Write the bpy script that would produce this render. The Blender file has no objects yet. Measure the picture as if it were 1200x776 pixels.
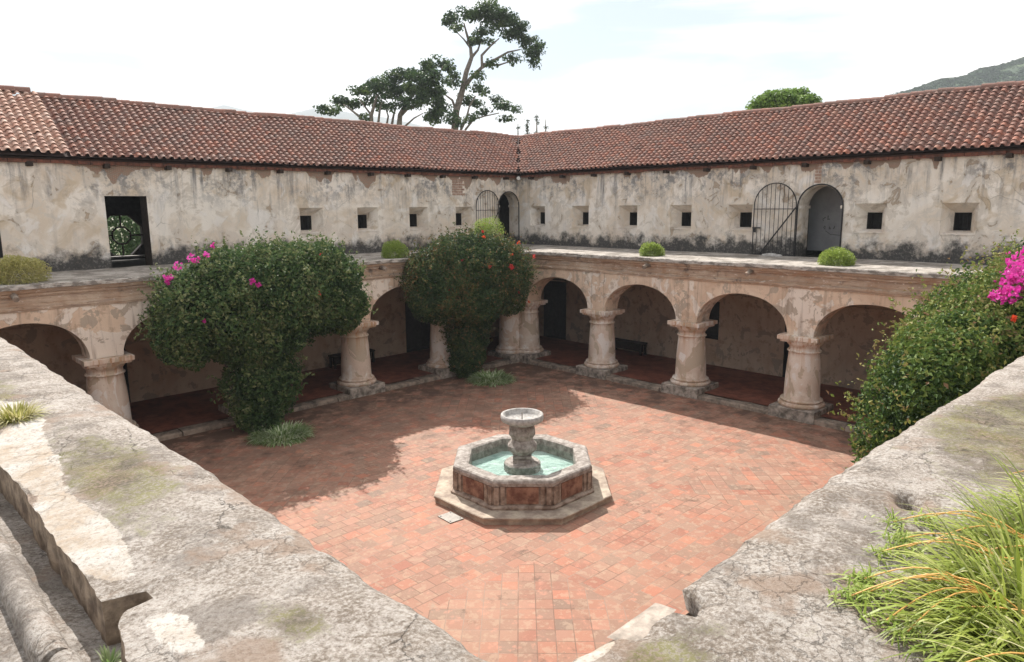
import bpy, math, random
import numpy as np
from mathutils import Vector, Matrix
random.seed(7)
RG = np.random.default_rng(11)
SC = bpy.context.scene
COL = SC.collection
PI = math.pi

# ------------------------------------------------------------------ camera, light, exposure
cam = bpy.data.cameras.new('camera'); camo = bpy.data.objects.new('camera', cam); COL.objects.link(camo)
CAM = Vector((18.898, 18.984, 5.758))
fw = Vector((-0.687486, -0.705077, -0.173862)); rt = Vector((-0.715008, 0.699074, -0.007724)); up = Vector((-0.126989, -0.119003, 0.98474))
camo.matrix_world = Matrix(((rt.x, up.x, -fw.x, CAM.x), (rt.y, up.y, -fw.y, CAM.y), (rt.z, up.z, -fw.z, CAM.z), (0, 0, 0, 1)))
cam.sensor_width = 36; cam.sensor_fit = 'HORIZONTAL'; cam.lens = 24.797
cam.clip_start = 0.05; cam.clip_end = 20000
SC.camera = camo
SUNV = Vector((-0.42, -0.95, 1.0)).normalized()
sl = bpy.data.lights.new('sun', 'SUN'); sl.energy = 4.4; sl.angle = math.radians(0.55); sl.color = (1.0, 0.955, 0.89)
so = bpy.data.objects.new('sun', sl); COL.objects.link(so); so.rotation_euler = SUNV.to_track_quat('Z', 'Y').to_euler()
w = bpy.data.worlds.new('World'); SC.world = w; w.use_nodes = True
nt = w.node_tree; nt.nodes.clear()
wo = nt.nodes.new('ShaderNodeOutputWorld'); bg = nt.nodes.new('ShaderNodeBackground'); sky = nt.nodes.new('ShaderNodeTexSky')
sky.sky_type = 'NISHITA'; sky.sun_disc = False
sky.sun_elevation = math.asin(SUNV.z); sky.sun_rotation = math.atan2(SUNV.x, SUNV.y)
sky.air_density = 1.0; sky.dust_density = 0.8; sky.ozone_density = 1.0
tc = nt.nodes.new('ShaderNodeTexCoord'); mp = nt.nodes.new('ShaderNodeMapping'); mp.inputs['Scale'].default_value = (1.0, 1.0, 4.5)
cn = nt.nodes.new('ShaderNodeTexNoise'); cn.inputs['Scale'].default_value = 1.5; cn.inputs['Detail'].default_value = 7; cn.inputs['Roughness'].default_value = 0.55
cn.inputs['Distortion'].default_value = 0.4
cr = nt.nodes.new('ShaderNodeValToRGB'); cr.color_ramp.elements[0].position = 0.42; cr.color_ramp.elements[1].position = 0.60
cr.color_ramp.elements[0].color = (0.06, 0.06, 0.06, 1)
cm = nt.nodes.new('ShaderNodeMix'); cm.data_type = 'RGBA'; cm.inputs[7].default_value = (13.2, 12.4, 11.2, 1)
nt.links.new(tc.outputs['Generated'], mp.inputs['Vector']); nt.links.new(mp.outputs[0], cn.inputs['Vector'])
dt = nt.nodes.new('ShaderNodeVectorMath'); dt.operation = 'DOT_PRODUCT'; dt.inputs[1].default_value = (SUNV.x*.8-.1, SUNV.y*.8-.1, -.25)
nrmz = nt.nodes.new('ShaderNodeVectorMath'); nrmz.operation = 'NORMALIZE'; nt.links.new(tc.outputs['Generated'], nrmz.inputs[0]); nt.links.new(nrmz.outputs[0], dt.inputs[0])
mr = nt.nodes.new('ShaderNodeMapRange'); mr.inputs[1].default_value = -.25; mr.inputs[2].default_value = .30; mr.inputs[3].default_value = .72; nt.links.new(dt.outputs['Value'], mr.inputs[0])
mu = nt.nodes.new('ShaderNodeMath'); mu.operation = 'MULTIPLY'; nt.links.new(cn.outputs['Fac'], cr.inputs[0]); nt.links.new(cr.outputs[0], mu.inputs[0]); nt.links.new(mr.outputs[0], mu.inputs[1])
nt.links.new(mu.outputs[0], cm.inputs[0]); gp = nt.nodes.new('ShaderNodeMix'); gp.data_type = 'RGBA'; gp.blend_type = 'MULTIPLY'; gp.inputs[0].default_value = 1; gp.inputs[7].default_value = (.52, .60, .62, 1); nt.links.new(sky.outputs[0], gp.inputs[6]); nt.links.new(gp.outputs[2], cm.inputs[6])
nt.links.new(cm.outputs[2], bg.inputs[0]); nt.links.new(bg.outputs[0], wo.inputs[0]); bg.inputs[1].default_value = 0.09
SC.view_settings.view_transform = 'Standard'; SC.view_settings.look = 'None'; SC.view_settings.gamma = 1.0; SC.view_settings.exposure = 1.2
SC.render.engine = 'CYCLES'
SC.cycles.max_bounces = 8; SC.cycles.transparent_max_bounces = 8

T = 4.16            # terrace level
NX, NY = 17.92, 18.07   # column lines of the two near wings

# ------------------------------------------------------------------ numpy value noise
def hsh(i, j, k, seed):
    n = (i*374761393 + j*668265263 + k*1274126177 + seed*974711) & 0xffffffff
    n = ((n ^ (n >> 13))*1103515245) & 0xffffffff
    n = ((n ^ (n >> 16))*2246822519) & 0xffffffff
    return ((n ^ (n >> 15)) & 0xffff)/65535.0
def vnoise(p, scale, seed=0):
    p = np.asarray(p, float)*scale
    i = np.floor(p).astype(np.int64); f = p-i; f = f*f*(3-2*f)
    r = np.zeros(len(p))
    for a in (0, 1):
        for b in (0, 1):
            for c in (0, 1):
                wt = (f[:, 0] if a else 1-f[:, 0])*(f[:, 1] if b else 1-f[:, 1])*(f[:, 2] if c else 1-f[:, 2])
                r += wt*hsh(i[:, 0]+a, i[:, 1]+b, i[:, 2]+c, seed)
    return r*2-1
def fbm(p, scale, octv=4, seed=0, gain=0.5):
    r = 0; amp = 1; tot = 0
    for o in range(octv):
        r = r+amp*vnoise(p, scale*2**o, seed+o*7); tot += amp; amp *= gain
    return r/tot

# ------------------------------------------------------------------ materials
class Mt:
    def __init__(s, name, rough=0.9):
        s.m = bpy.data.materials.new(name); s.m.use_nodes = True; s.t = s.m.node_tree
        s.b = s.t.nodes['Principled BSDF']; s.b.inputs['Roughness'].default_value = rough
        s.b.inputs['Specular IOR Level'].default_value = 0.25
        s.geo = s.t.nodes.new('ShaderNodeNewGeometry')
    def n(s, t): return s.t.nodes.new(t)
    def put(s, sock, v):
        if isinstance(v, bpy.types.NodeSocket): s.t.links.new(v, sock)
        elif isinstance(v, tuple) and len(v) == 3 and sock.type == 'RGBA': sock.default_value = (*v, 1)
        else: sock.default_value = v
    def pos(s, sc=(1, 1, 1), rot=(0, 0, 0), loc=(0, 0, 0)):
        m = s.n('ShaderNodeMapping'); s.t.links.new(s.geo.outputs['Position'], m.inputs[0])
        m.inputs['Scale'].default_value = sc; m.inputs['Rotation'].default_value = rot; m.inputs['Location'].default_value = loc
        return m.outputs[0]
    def noise(s, scale, detail=4, rough=0.55, vec=None, dist=0.0):
        m = s.n('ShaderNodeTexNoise'); m.inputs['Scale'].default_value = scale; m.inputs['Detail'].default_value = detail
        m.inputs['Roughness'].default_value = rough; m.inputs['Distortion'].default_value = dist
        s.t.links.new(vec if vec else s.geo.outputs['Position'], m.inputs['Vector']); return m.outputs['Fac']
    def vor(s, scale, feature='F1', vec=None, out='Distance'):
        m = s.n('ShaderNodeTexVoronoi'); m.feature = feature; m.inputs['Scale'].default_value = scale
        s.t.links.new(vec if vec else s.geo.outputs['Position'], m.inputs['Vector']); return m.outputs[out]
    def step(s, v, a, b, lo=0.0, hi=1.0):
        m = s.n('ShaderNodeMapRange'); m.inputs[1].default_value = a; m.inputs[2].default_value = b
        m.inputs[3].default_value = lo; m.inputs[4].default_value = hi; s.put(m.inputs[0], v); return m.outputs[0]
    def mix(s, f, a, b, mode='MIX'):
        m = s.n('ShaderNodeMix'); m.data_type = 'RGBA'; m.blend_type = mode
        s.put(m.inputs[0], f); s.put(m.inputs[6], a); s.put(m.inputs[7], b); return m.outputs[2]
    def ma(s, op, a, b=0.0):
        m = s.n('ShaderNodeMath'); m.operation = op; s.put(m.inputs[0], a); s.put(m.inputs[1], b); return m.outputs[0]
    def xyz(s):
        m = s.n('ShaderNodeSeparateXYZ'); s.t.links.new(s.geo.outputs['Position'], m.inputs[0]); return m.outputs
    def attr(s, name='tint'):
        m = s.n('ShaderNodeAttribute'); m.attribute_name = name; return m.outputs['Color']
    def attrf(s, name='tint'):
        m = s.n('ShaderNodeAttribute'); m.attribute_name = name; return m.outputs['Fac']
    def bump(s, h, strength=0.5, dist=0.02, prev=None):
        m = s.n('ShaderNodeBump'); m.inputs['Strength'].default_value = strength; m.inputs['Distance'].default_value = dist
        s.put(m.inputs['Height'], h)
        if prev: s.t.links.new(prev, m.inputs['Normal'])
        return m.outputs[0]
    def fin(s, col, nrm=None, rough=None):
        s.put(s.b.inputs['Base Color'], col)
        if nrm: s.t.links.new(nrm, s.b.inputs['Normal'])
        if rough is not None: s.put(s.b.inputs['Roughness'], rough)
        return s.m

def plaster_upper():
    s = Mt('aged_lime_plaster')
    z = s.xyz()[2]
    n1 = s.noise(0.75, 9, 0.62, dist=0.5); n2 = s.noise(2.1, 8, 0.65, vec=s.pos(loc=(5, 3, 1)), dist=0.7)
    n3 = s.noise(14, 6, 0.7); st = s.noise(1.0, 8, 0.7, vec=s.pos(sc=(5, 5, 0.45)))
    c = s.mix(s.step(n1, .42, .56), (.62, .52, .42), (.76, .69, .62))
    c = s.mix(s.step(n2, .50, .54), c, (.60, .53, .46))                    # grey violet coat
    c = s.mix(s.ma('MULTIPLY', s.step(n2, .60, .62), .9), c, (.40, .31, .23))                  # bare ochre render
    n4 = s.noise(1.2, 7, 0.6, vec=s.pos(loc=(9, 9, 3)), dist=1.0)
    c = s.mix(s.ma('MULTIPLY', s.step(n4, .55, .62), .8), c, (.74, .69, .65))                   # remains of whitewash
    c = s.mix(s.ma('MULTIPLY', s.step(n4, .42, .35), .7), c, (.52, .41, .29))
    lowc = s.ma('MULTIPLY', s.step(z, 5.6, 4.8), s.step(s.noise(1.4, 6, .6, vec=s.pos(loc=(2, 2, 9))), .42, .6)); c = s.mix(s.ma('MULTIPLY', lowc, .55), c, (.62, .52, .44))
    # running water stains, heavier under the eave
    hi = s.step(z, 5.55, 6.6)
    dm = s.ma('MULTIPLY', s.step(st, .50, .72), s.ma('ADD', s.ma('MULTIPLY', hi, .95), .25))
    n5 = s.noise(0.9, 9, 0.72, vec=s.pos(loc=(2, 8, 5)))
    dm = s.ma('MULTIPLY', dm, s.step(n5, .40, .52))
    c = s.mix(dm, c, (.16, .155, .16))
    dp = s.ma('MULTIPLY', s.step(s.noise(2.4, 10, .78), .50, .58), s.ma('MULTIPLY', hi, s.step(s.noise(.6, 3, .5, vec=s.pos(loc=(1, 6, 2))), .40, .52)))
    c = s.mix(s.ma('MULTIPLY', dp, .85), c, (.19, .185, .19))
    # mould growing up from the terrace
    n6 = s.noise(1.6, 10, 0.7, vec=s.pos(loc=(3, 1, 7)))
    lim = s.ma('ADD', s.ma('MULTIPLY', n6, 2.0), 3.68)
    mo = s.step(s.ma('SUBTRACT', lim, z), -.10, 0.26)
    mo = s.ma('MULTIPLY', mo, s.step(n3, .28, .50, .75, 1))
    c = s.mix(mo, c, (.062, .058, .055))
    # brick and bare stone right under the eave
    br = s.n('ShaderNodeTexBrick'); br.inputs['Scale'].default_value = 5
    br.inputs['Color1'].default_value = (.30, .17, .12, 1); br.inputs['Color2'].default_value = (.25, .19, .15, 1); br.inputs['Mortar'].default_value = (.38, .31, .25, 1)
    s.t.links.new(s.pos(sc=(1, 1, 2), rot=(PI/2, 0, 0)), br.inputs['Vector'])
    lim2 = s.ma('ADD', s.ma('MULTIPLY', s.noise(1.3, 5, .5, vec=s.pos(loc=(4, 2, 0), sc=(1, 1, .4))), -2.4), 8.17)
    c = s.mix(s.step(s.ma('SUBTRACT', z, lim2), 0, .03), c, br.outputs[0])
    c = s.mix(s.step(n3, .62, .78), c, (.38, .32, .27))
    ck = s.vor(1.1, 'DISTANCE_TO_EDGE', vec=None)
    wv = s.n('ShaderNodeMix'); wv.data_type = 'VECTOR'
    wv.inputs[0].default_value = .25
    s.t.links.new(s.geo.outputs['Position'], wv.inputs[4])
    nz = s.n('ShaderNodeTexNoise'); nz.inputs['Scale'].default_value = 1.7; s.t.links.new(s.geo.outputs['Position'], nz.inputs['Vector'])
    s.t.links.new(nz.outputs['Color'], wv.inputs[5])
    ck = s.vor(.9, 'DISTANCE_TO_EDGE', vec=wv.outputs[1])
    cm_ = s.ma('MULTIPLY', s.step(ck, .008, .0), s.step(n5, .5, .6))
    c = s.mix(s.ma('MULTIPLY', cm_, .7), c, (.2, .17, .15))
    h = s.ma('ADD', s.ma('MULTIPLY', s.step(n2, .605, .63), -1.0), s.ma('ADD', s.ma('MULTIPLY', n3, .35), s.step(n4, .56, .60, 0, .5)))
    return s.fin(c, s.bump(h, .55, .03))

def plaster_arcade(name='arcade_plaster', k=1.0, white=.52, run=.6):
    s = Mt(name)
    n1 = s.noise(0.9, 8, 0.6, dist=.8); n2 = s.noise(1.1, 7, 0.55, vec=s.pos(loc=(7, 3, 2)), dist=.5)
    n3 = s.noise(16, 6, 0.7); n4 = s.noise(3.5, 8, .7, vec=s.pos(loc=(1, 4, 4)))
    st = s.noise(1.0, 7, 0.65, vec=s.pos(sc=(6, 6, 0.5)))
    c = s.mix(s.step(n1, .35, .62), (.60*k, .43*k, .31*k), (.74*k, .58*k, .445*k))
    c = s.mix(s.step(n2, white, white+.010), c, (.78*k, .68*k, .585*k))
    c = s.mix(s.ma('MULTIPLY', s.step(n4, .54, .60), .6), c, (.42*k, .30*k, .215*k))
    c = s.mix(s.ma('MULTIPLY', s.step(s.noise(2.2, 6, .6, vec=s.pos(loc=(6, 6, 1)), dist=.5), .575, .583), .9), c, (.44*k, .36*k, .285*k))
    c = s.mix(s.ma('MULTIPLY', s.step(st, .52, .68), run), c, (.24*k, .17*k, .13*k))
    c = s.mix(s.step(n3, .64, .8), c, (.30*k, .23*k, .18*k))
    h = s.ma('ADD', s.step(n2, white, white+.018, 0, 1), s.ma('MULTIPLY', n3, .4))
    return s.fin(c, s.bump(h, .5, .02))

def column_plaster():
    s = Mt('column_plaster')
    n1 = s.noise(1.1, 6, 0.55, dist=.8, vec=s.pos(sc=(1, 1, .8))); n2 = s.noise(1.9, 6, 0.5, vec=s.pos(loc=(2, 3, 2), sc=(1, 1, .7)), dist=.9)
    n3 = s.noise(20, 6, 0.7); st = s.noise(1.0, 7, 0.65, vec=s.pos(sc=(9, 9, 0.5)))
    c = s.mix(s.step(n1, .44, .60), (.66, .52, .42), (.72, .62, .53))
    c = s.mix(s.step(n2, .555, .565), c, (.52, .42, .32))
    c = s.mix(s.step(n2, .43, .42), c, (.76, .69, .63))
    z = s.xyz()[2]
    rs = s.ma('MULTIPLY', s.step(st, .48, .62), s.step(z, 1.25, 2.1))
    c = s.mix(s.ma('MULTIPLY', rs, .8), c, (.44, .22, .10))
    lo = s.ma('MULTIPLY', s.step(z, .95, .40), s.step(s.noise(5, 5, .6), .38, .60))
    c = s.mix(s.ma('MULTIPLY', lo, .65), c, (.40, .23, .14))
    c = s.mix(s.step(n3, .60, .76), c, (.34, .26, .2))
    h = s.ma('ADD', s.ma('MULTIPLY', s.step(n2, .555, .565), -1), s.ma('MULTIPLY', n3, .5))
    return s.fin(c, s.bump(h, .6, .012))

def cornice_mat():
    s = Mt('weathered_cornice')
    z = s.xyz()[2]
    st = s.noise(1.0, 8, 0.65, vec=s.pos(sc=(1.2, 1.2, 14))); n1 = s.noise(1.3, 8, .65, dist=.6); n3 = s.noise(18, 6, .7)
    n2 = s.noise(4.5, 8, .7, vec=s.pos(loc=(3, 3, 3), sc=(1, 1, 3)))
    c = s.mix(s.step(n1, .38, .62), (.42, .28, .19), (.56, .44, .34))
    c = s.mix(s.step(st, .5, .58), c, (.40, .30, .23))
    c = s.mix(s.step(n2, .60, .63), c, (.66, .57, .49))
    c = s.mix(s.ma('MULTIPLY', s.step(n2, .40, .33), .8), c, (.20, .13, .09))
    dk = s.ma('MULTIPLY', s.step(s.noise(1.2, 8, .7, vec=s.pos(loc=(5, 1, 1))), .60, .68), .8)
    c = s.mix(dk, c, (.09, .08, .075))
    c = s.mix(s.ma('MULTIPLY', s.step(z, 4.03, 4.06), s.step(n3, .3, .5, .6, 1)), c, s.mix(s.step(n2, .45, .55), (.19, .17, .15), (.46, .42, .38)))
    return s.fin(c, s.bump(s.ma('ADD', n3, s.ma('MULTIPLY', n2, 2)), .6, .02))

def slab_mat(name, moss=True, warm=0.0):
    s = Mt(name, .95)
    n1 = s.noise(0.9, 9, .68, dist=.3); n2 = s.noise(4.0, 10, .72, vec=s.pos(loc=(4, 1, 0))); n3 = s.noise(48, 8, .75); n3b = s.noise(150, 4, .7)
    c = s.mix(s.step(n1, .36, .62), (.165, .13, .10), (.28, .24, .205))
    c = s.mix(s.step(n2, .46, .60), c, (.37, .33, .295))
    c = s.mix(s.ma('MULTIPLY', s.step(n3, .47, .60), .75), c, (.47, .435, .40))      # pale lichen
    c = s.mix(s.ma('MULTIPLY', s.step(n3, .47, .36), .85), c, (.12, .095, .075))
    dk2 = s.ma('MULTIPLY', s.step(s.noise(2.2, 8, .7, vec=s.pos(loc=(1, 7, 0))), .52, .60), .55); c = s.mix(dk2, c, (.13, .11, .095))
    c = s.mix(s.ma('MULTIPLY', s.step(n3b, .44, .34), .7), c, (.12, .10, .085))
    c = s.mix(s.ma('MULTIPLY', s.step(n3b, .60, .72), .55), c, (.55, .52, .485))
    br = s.step(s.noise(1.6, 6, .6, vec=s.pos(loc=(8, 2, 0))), .57, .63)
    c = s.mix(s.ma('MULTIPLY', br, .7), c, (.25, .18, .135))
    # distorted crack net
    wv = s.n('ShaderNodeMix'); wv.data_type = 'VECTOR'; wv.inputs[0].default_value = .16
    nz = s.n('ShaderNodeTexNoise'); nz.inputs['Scale'].default_value = 6; nz.inputs['Detail'].default_value = 8; nz.inputs['Roughness'].default_value = .65
    s.t.links.new(s.geo.outputs['Position'], nz.inputs['Vector']); s.t.links.new(s.geo.outputs['Position'], wv.inputs[4]); s.t.links.new(nz.outputs['Color'], wv.inputs[5])
    ck = s.vor(11, 'DISTANCE_TO_EDGE', vec=wv.outputs[1]); ck2 = s.vor(1.7, 'DISTANCE_TO_EDGE', vec=wv.outputs[1])
    cmask = s.ma('MULTIPLY', s.step(ck, .030, .0), s.step(s.noise(1.3, 4, .6, vec=s.pos(loc=(3, 9, 0))), .50, .58))
    cm2 = s.ma('MULTIPLY', s.step(ck2, .0045, .001), s.step(s.noise(.9, 4, .6, vec=s.pos(loc=(9, 1, 0))), .50, .56))
    cr_ = s.ma('MAXIMUM', s.ma('MULTIPLY', cmask, .42), s.ma('MULTIPLY', cm2, .8))
    c = s.mix(cr_, c, (.10, .085, .07))
    if moss:
        mt = s.attrf('moss')
        mm = s.ma('MULTIPLY', s.step(s.ma('ADD', mt, s.ma('MULTIPLY', s.ma('SUBTRACT', n2, .5), 2.6)), .45, .75), s.step(n3, .42, .52))
        mc = s.mix(s.step(n2, .42, .6), (.075, .06, .035), (.165, .155, .055))
        c = s.mix(s.ma('MULTIPLY', mm, .85), c, mc)
        wt = s.attrf('white')
        wm = s.step(s.ma('ADD', wt, s.ma('MULTIPLY', s.ma('SUBTRACT', n2, .5), .9)), .5, .54)
        wc = s.mix(s.step(n2, .40, .60), (.40, .32, .245), (.52, .49, .455)); wc = s.mix(s.step(n3, .50, .38), wc, (.32, .275, .23))
        c = s.mix(wm, c, wc)
    h = s.ma('ADD', s.ma('MULTIPLY', n3, 1.0), s.ma('ADD', s.ma('MULTIPLY', n3b, .5), s.ma('MULTIPLY', cr_, -.9)))
    return s.fin(c, s.bump(h, 1.0, .010))

def terrace_mat():
    s = Mt('terrace_cement', .95)
    n1 = s.noise(1.6, 9, .7); n2 = s.noise(5, 8, .7); n3 = s.noise(30, 6, .7)
    c = s.mix(s.step(n1, .44, .56), (.20, .175, .15), (.40, .36, .32))
    c = s.mix(s.ma('MULTIPLY', s.step(n2, .55, .62), .7), c, (.12, .105, .09))
    c = s.mix(s.step(n3, .56, .7), c, (.50, .46, .42))
    return s.fin(c, s.bump(s.ma('ADD', n2, n3), .5, .02))

def tile_floor_mat():
    s = Mt('clay_floor_tiles', .8)
    def brick(vec, bw, rh, off):
        b = s.n('ShaderNodeTexBrick'); b.offset = off; b.inputs['Scale'].default_value = 1.0
        b.inputs['Brick Width'].default_value = bw; b.inputs['Row Height'].default_value = rh
        b.inputs['Mortar Size'].default_value = .0075; b.inputs['Mortar Smooth'].default_value = .2; b.inputs['Bias'].default_value = 0
        b.inputs['Color1'].default_value = (0, 0, 0, 1); b.inputs['Color2'].default_value = (1, 1, 1, 1); b.inputs['Mortar'].default_value = (.5, .5, .5, 1)
        s.t.links.new(vec, b.inputs['Vector']); return b.outputs['Color'], b.outputs['Fac']
    x, y, z = s.xyz()
    ca, fa = brick(s.pos(), .30, .255, .5)
    cb, fb = brick(s.pos(rot=(0, 0, PI/4)), .256, .256, 0.0)
    # the corner squares are laid diagonally: |x-9|>2.15 and |y-9|>2.4
    mx = s.ma('GREATER_THAN', s.ma('ABSOLUTE', s.ma('SUBTRACT', x, 9.0)), 2.17)
    my = s.ma('GREATER_THAN', s.ma('ABSOLUTE', s.ma('SUBTRACT', y, 9.0)), 2.42)
    mk = s.ma('MULTIPLY', mx, my)
    rnd = s.mix(mk, ca, cb); mort = s.n('ShaderNodeMix'); s.put(mort.inputs[0], mk); s.put(mort.inputs[2], fa); s.put(mort.inputs[3], fb)
    mort = mort.outputs[0]
    r = s.n('ShaderNodeValToRGB'); s.t.links.new(rnd, r.inputs[0]); e = r.color_ramp.elements
    cols = [(0, (.36, .14, .092)), (.14, (.30, .19, .135)), (.28, (.42, .185, .12)), (.42, (.36, .225, .16)), (.55, (.46, .185, .115)), (.68, (.29, .18, .13)), (.8, (.44, .225, .155)), (.93, (.22, .16, .12)), (1, (.52, .215, .13))]
    e[0].position = 0; e[0].color = (*cols[0][1], 1); e[1].position = 1; e[1].color = (*cols[-1][1], 1)
    for p, cc in cols[1:-1]:
        q = e.new(p); q.color = (*cc, 1)
    n1 = s.noise(.55, 7, .6, dist=.4); n2 = s.noise(5, 8, .68); n3 = s.noise(32, 6, .7)
    c = s.mix(1.0, s.mix(.15, r.outputs[0], (.38, .20, .135)), (.80, .79, .80), 'MULTIPLY')
    c = s.mix(s.ma('MULTIPLY', s.step(n1, .48, .62), .35), c, (.34, .215, .15))
    c = s.mix(s.ma('MULTIPLY', s.step(n2, .52, .60), .45), c, (.40, .29, .21))        # worn greyish film inside tiles
    c = s.mix(s.ma('MULTIPLY', s.step(n2, .43, .36), .45), c, (.52, .22, .14))
    c = s.mix(s.ma('MULTIPLY', s.step(n3, .60, .75), .5), c, (.30, .18, .12))
    c = s.mix(s.ma('MULTIPLY', mort, .8), c, s.mix(s.step(s.noise(.8, 4, .6, vec=s.pos(loc=(6, 0, 0))), .46, .54), (.15, .095, .07), (.27, .19, .145)))
    # damp moss along the kerbs and below the planted side
    d = s.ma('MINIMUM', x, y)
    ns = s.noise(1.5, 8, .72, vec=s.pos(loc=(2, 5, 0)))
    ed = s.ma('ADD', s.step(d, 3.2, .7), s.step(s.ma('SUBTRACT', s.ma('ADD', y, 0), s.ma('MULTIPLY', x, .0)), 7.0, 1.0, -.15, .35))
    mo = s.ma('MULTIPLY', s.step(s.ma('ADD', ns, s.ma('MULTIPLY', ed, .15)), .58, .68), .85)
    mo = s.ma('MULTIPLY', mo, s.step(rnd, .2, .35, .35, 1))
    c = s.mix(mo, c, (.07, .048, .036))
    shade_stain = s.ma('MULTIPLY', s.step(s.ma('ADD', ns, s.step(s.ma('MINIMUM', y, s.ma('ADD', x, 2.5)), 7.5, 3.5, -.12, .06)), .47, .56), .45); c = s.mix(shade_stain, c, (.15, .085, .06))  # wing shade painted into the tile colour, broken up with brown stains
    bl = s.ma('MULTIPLY', s.step(s.noise(2.3, 8, .75, vec=s.pos(loc=(7, 5, 0))), .60, .68), .6)
    c = s.mix(bl, c, (.28, .215, .165))
    h = s.ma('ADD', s.ma('MULTIPLY', mort, -1.0), s.ma('ADD', s.ma('MULTIPLY', rnd, .4), s.ma('MULTIPLY', n3, .3)))
    return s.fin(c, s.bump(h, .5, .008), s.step(n2, .3, .7, .65, .9))

def roof_mat(name, cols, lich):
    s = Mt(name, .85)
    a = s.attr('tint')
    r = s.n('ShaderNodeValToRGB'); s.t.links.new(a, r.inputs[0]); e = r.color_ramp.elements
    e[0].color = (*cols[0], 1); e[1].color = (*cols[-1], 1); e[1].position = 1
    for i, cc in enumerate(cols[1:-1]):
        q = e.new((i+1)/(len(cols)-1)); q.color = (*cc, 1)
    n1 = s.noise(7, 8, .7); n2 = s.noise(38, 5, .7)
    c = s.mix(s.ma('MULTIPLY', s.step(n1, .48, .62), lich), r.outputs[0], (.20, .165, .145))
    big = s.noise(.5, 5, .6)
    c = s.mix(s.ma('MULTIPLY', s.step(big, .45, .65), lich*.6), c, (.16, .125, .11))
    c = s.mix(s.ma('MULTIPLY', s.step(n2, .55, .68), .6), c, (.44, .37, .32))
    c = s.mix(s.ma('MULTIPLY', s.step(n2, .42, .32), .5), c, (.08, .055, .05))
    return s.fin(c, s.bump(n2, .5, .01))

def simple(name, col, rough=.8, var=.35, scale=8, metal=0, col2=None, bump=.3):
    s = Mt(name, rough)
    n = s.noise(scale, 6, .65)
    c2 = col2 if col2 else tuple(v*(1-var) for v in col)
    c = s.mix(s.step(n, .38, .62), c2, col); s.b.inputs['Metallic'].default_value = metal
    return s.fin(c, s.bump(s.noise(scale*4, 5, .7), bump, .01))

def leaf_mat(name, cols, rough=.5, trans=.25, spec=.35):
    s = Mt(name, rough)
    a = s.attr('tint')
    r = s.n('ShaderNodeValToRGB'); s.t.links.new(a, r.inputs[0]); e = r.color_ramp.elements
    e[0].color = (*cols[0], 1); e[1].color = (*cols[-1], 1); e[1].position = 1
    for i, cc in enumerate(cols[1:-1]):
        q = e.new((i+1)/(len(cols)-1)); q.color = (*cc, 1)
    s.b.inputs['Specular IOR Level'].default_value = spec
    s.put(s.b.inputs['Base Color'], r.outputs[0])
    tr = s.n('ShaderNodeBsdfTranslucent'); mx = s.n('ShaderNodeMixShader'); mx.inputs[0].default_value = trans
    s.t.links.new(r.outputs[0], tr.inputs[0]); out = s.t.nodes['Material Output']
    s.t.links.new(s.b.outputs[0], mx.inputs[1]); s.t.links.new(tr.outputs[0], mx.inputs[2]); s.t.links.new(mx.outputs[0], out.inputs[0])
    return s.m

def water_mat():
    m = bpy.data.materials.new('fountain_water'); m.use_nodes = True; t = m.node_tree; t.nodes.clear()
    o = t.nodes.new('ShaderNodeOutputMaterial'); tr = t.nodes.new('ShaderNodeBsdfTransparent'); tr.inputs[0].default_value = (.92, .985, .97, 1)
    gl = t.nodes.new('ShaderNodeBsdfGlossy'); gl.inputs['Roughness'].default_value = .03
    fr = t.nodes.new('ShaderNodeFresnel'); fr.inputs[0].default_value = 1.33
    nz = t.nodes.new('ShaderNodeTexNoise'); nz.inputs['Scale'].default_value = 9; nz.inputs['Detail'].default_value = 3
    g = t.nodes.new('ShaderNodeNewGeometry'); b = t.nodes.new('ShaderNodeBump'); b.inputs['Distance'].default_value = .02; b.inputs['Strength'].default_value = .45
    t.links.new(g.outputs['Position'], nz.inputs['Vector']); t.links.new(nz.outputs[0], b.inputs['Height'])
    t.links.new(b.outputs[0], gl.inputs['Normal']); t.links.new(b.outputs[0], fr.inputs['Normal'])
    mx = t.nodes.new('ShaderNodeMixShader'); ad = t.nodes.new('ShaderNodeMath'); ad.operation = 'MULTIPLY_ADD'; ad.inputs[1].default_value = 1.3; ad.inputs[2].default_value = .03
    t.links.new(fr.outputs[0], ad.inputs[0]); t.links.new(ad.outputs[0], mx.inputs[0])
    t.links.new(tr.outputs[0], mx.inputs[1]); t.links.new(gl.outputs[0], mx.inputs[2]); t.links.new(mx.outputs[0], o.inputs[0])
    return m

M = {}
M['upper'] = plaster_upper()
M['arcade'] = plaster_arcade('arcade_plaster', 1.0, .55); M['arcade_l'] = plaster_arcade('whiter_arcade_plaster', 1.0, .45)
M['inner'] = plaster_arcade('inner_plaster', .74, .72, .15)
M['column'] = column_plaster()
M['cornice'] = cornice_mat()
M['slab'] = slab_mat('lichen_slab'); M['slab_side'] = slab_mat('slab_side', False); M['slab_edge'] = simple('brown_broken_masonry', (.34, .26, .19), .95, .5, 9, col2=(.13, .095, .07), bump=1.0)
M['slab_side'].node_tree.nodes['Principled BSDF'].inputs['Roughness'].default_value = .95
M['terrace'] = terrace_mat()
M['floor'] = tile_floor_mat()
M['inner_floor'] = simple('arcade_red_floor', (.24, .085, .055), .55, .5, 3.0)
M['kerb'] = simple('kerb_stone', (.36, .28, .22), .9, .6, 4, col2=(.15, .12, .095), bump=.8)
M['plinth'] = simple('plinth_stone', (.46, .39, .33), .95, .5, 5, col2=(.14, .12, .10), bump=.9)
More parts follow.
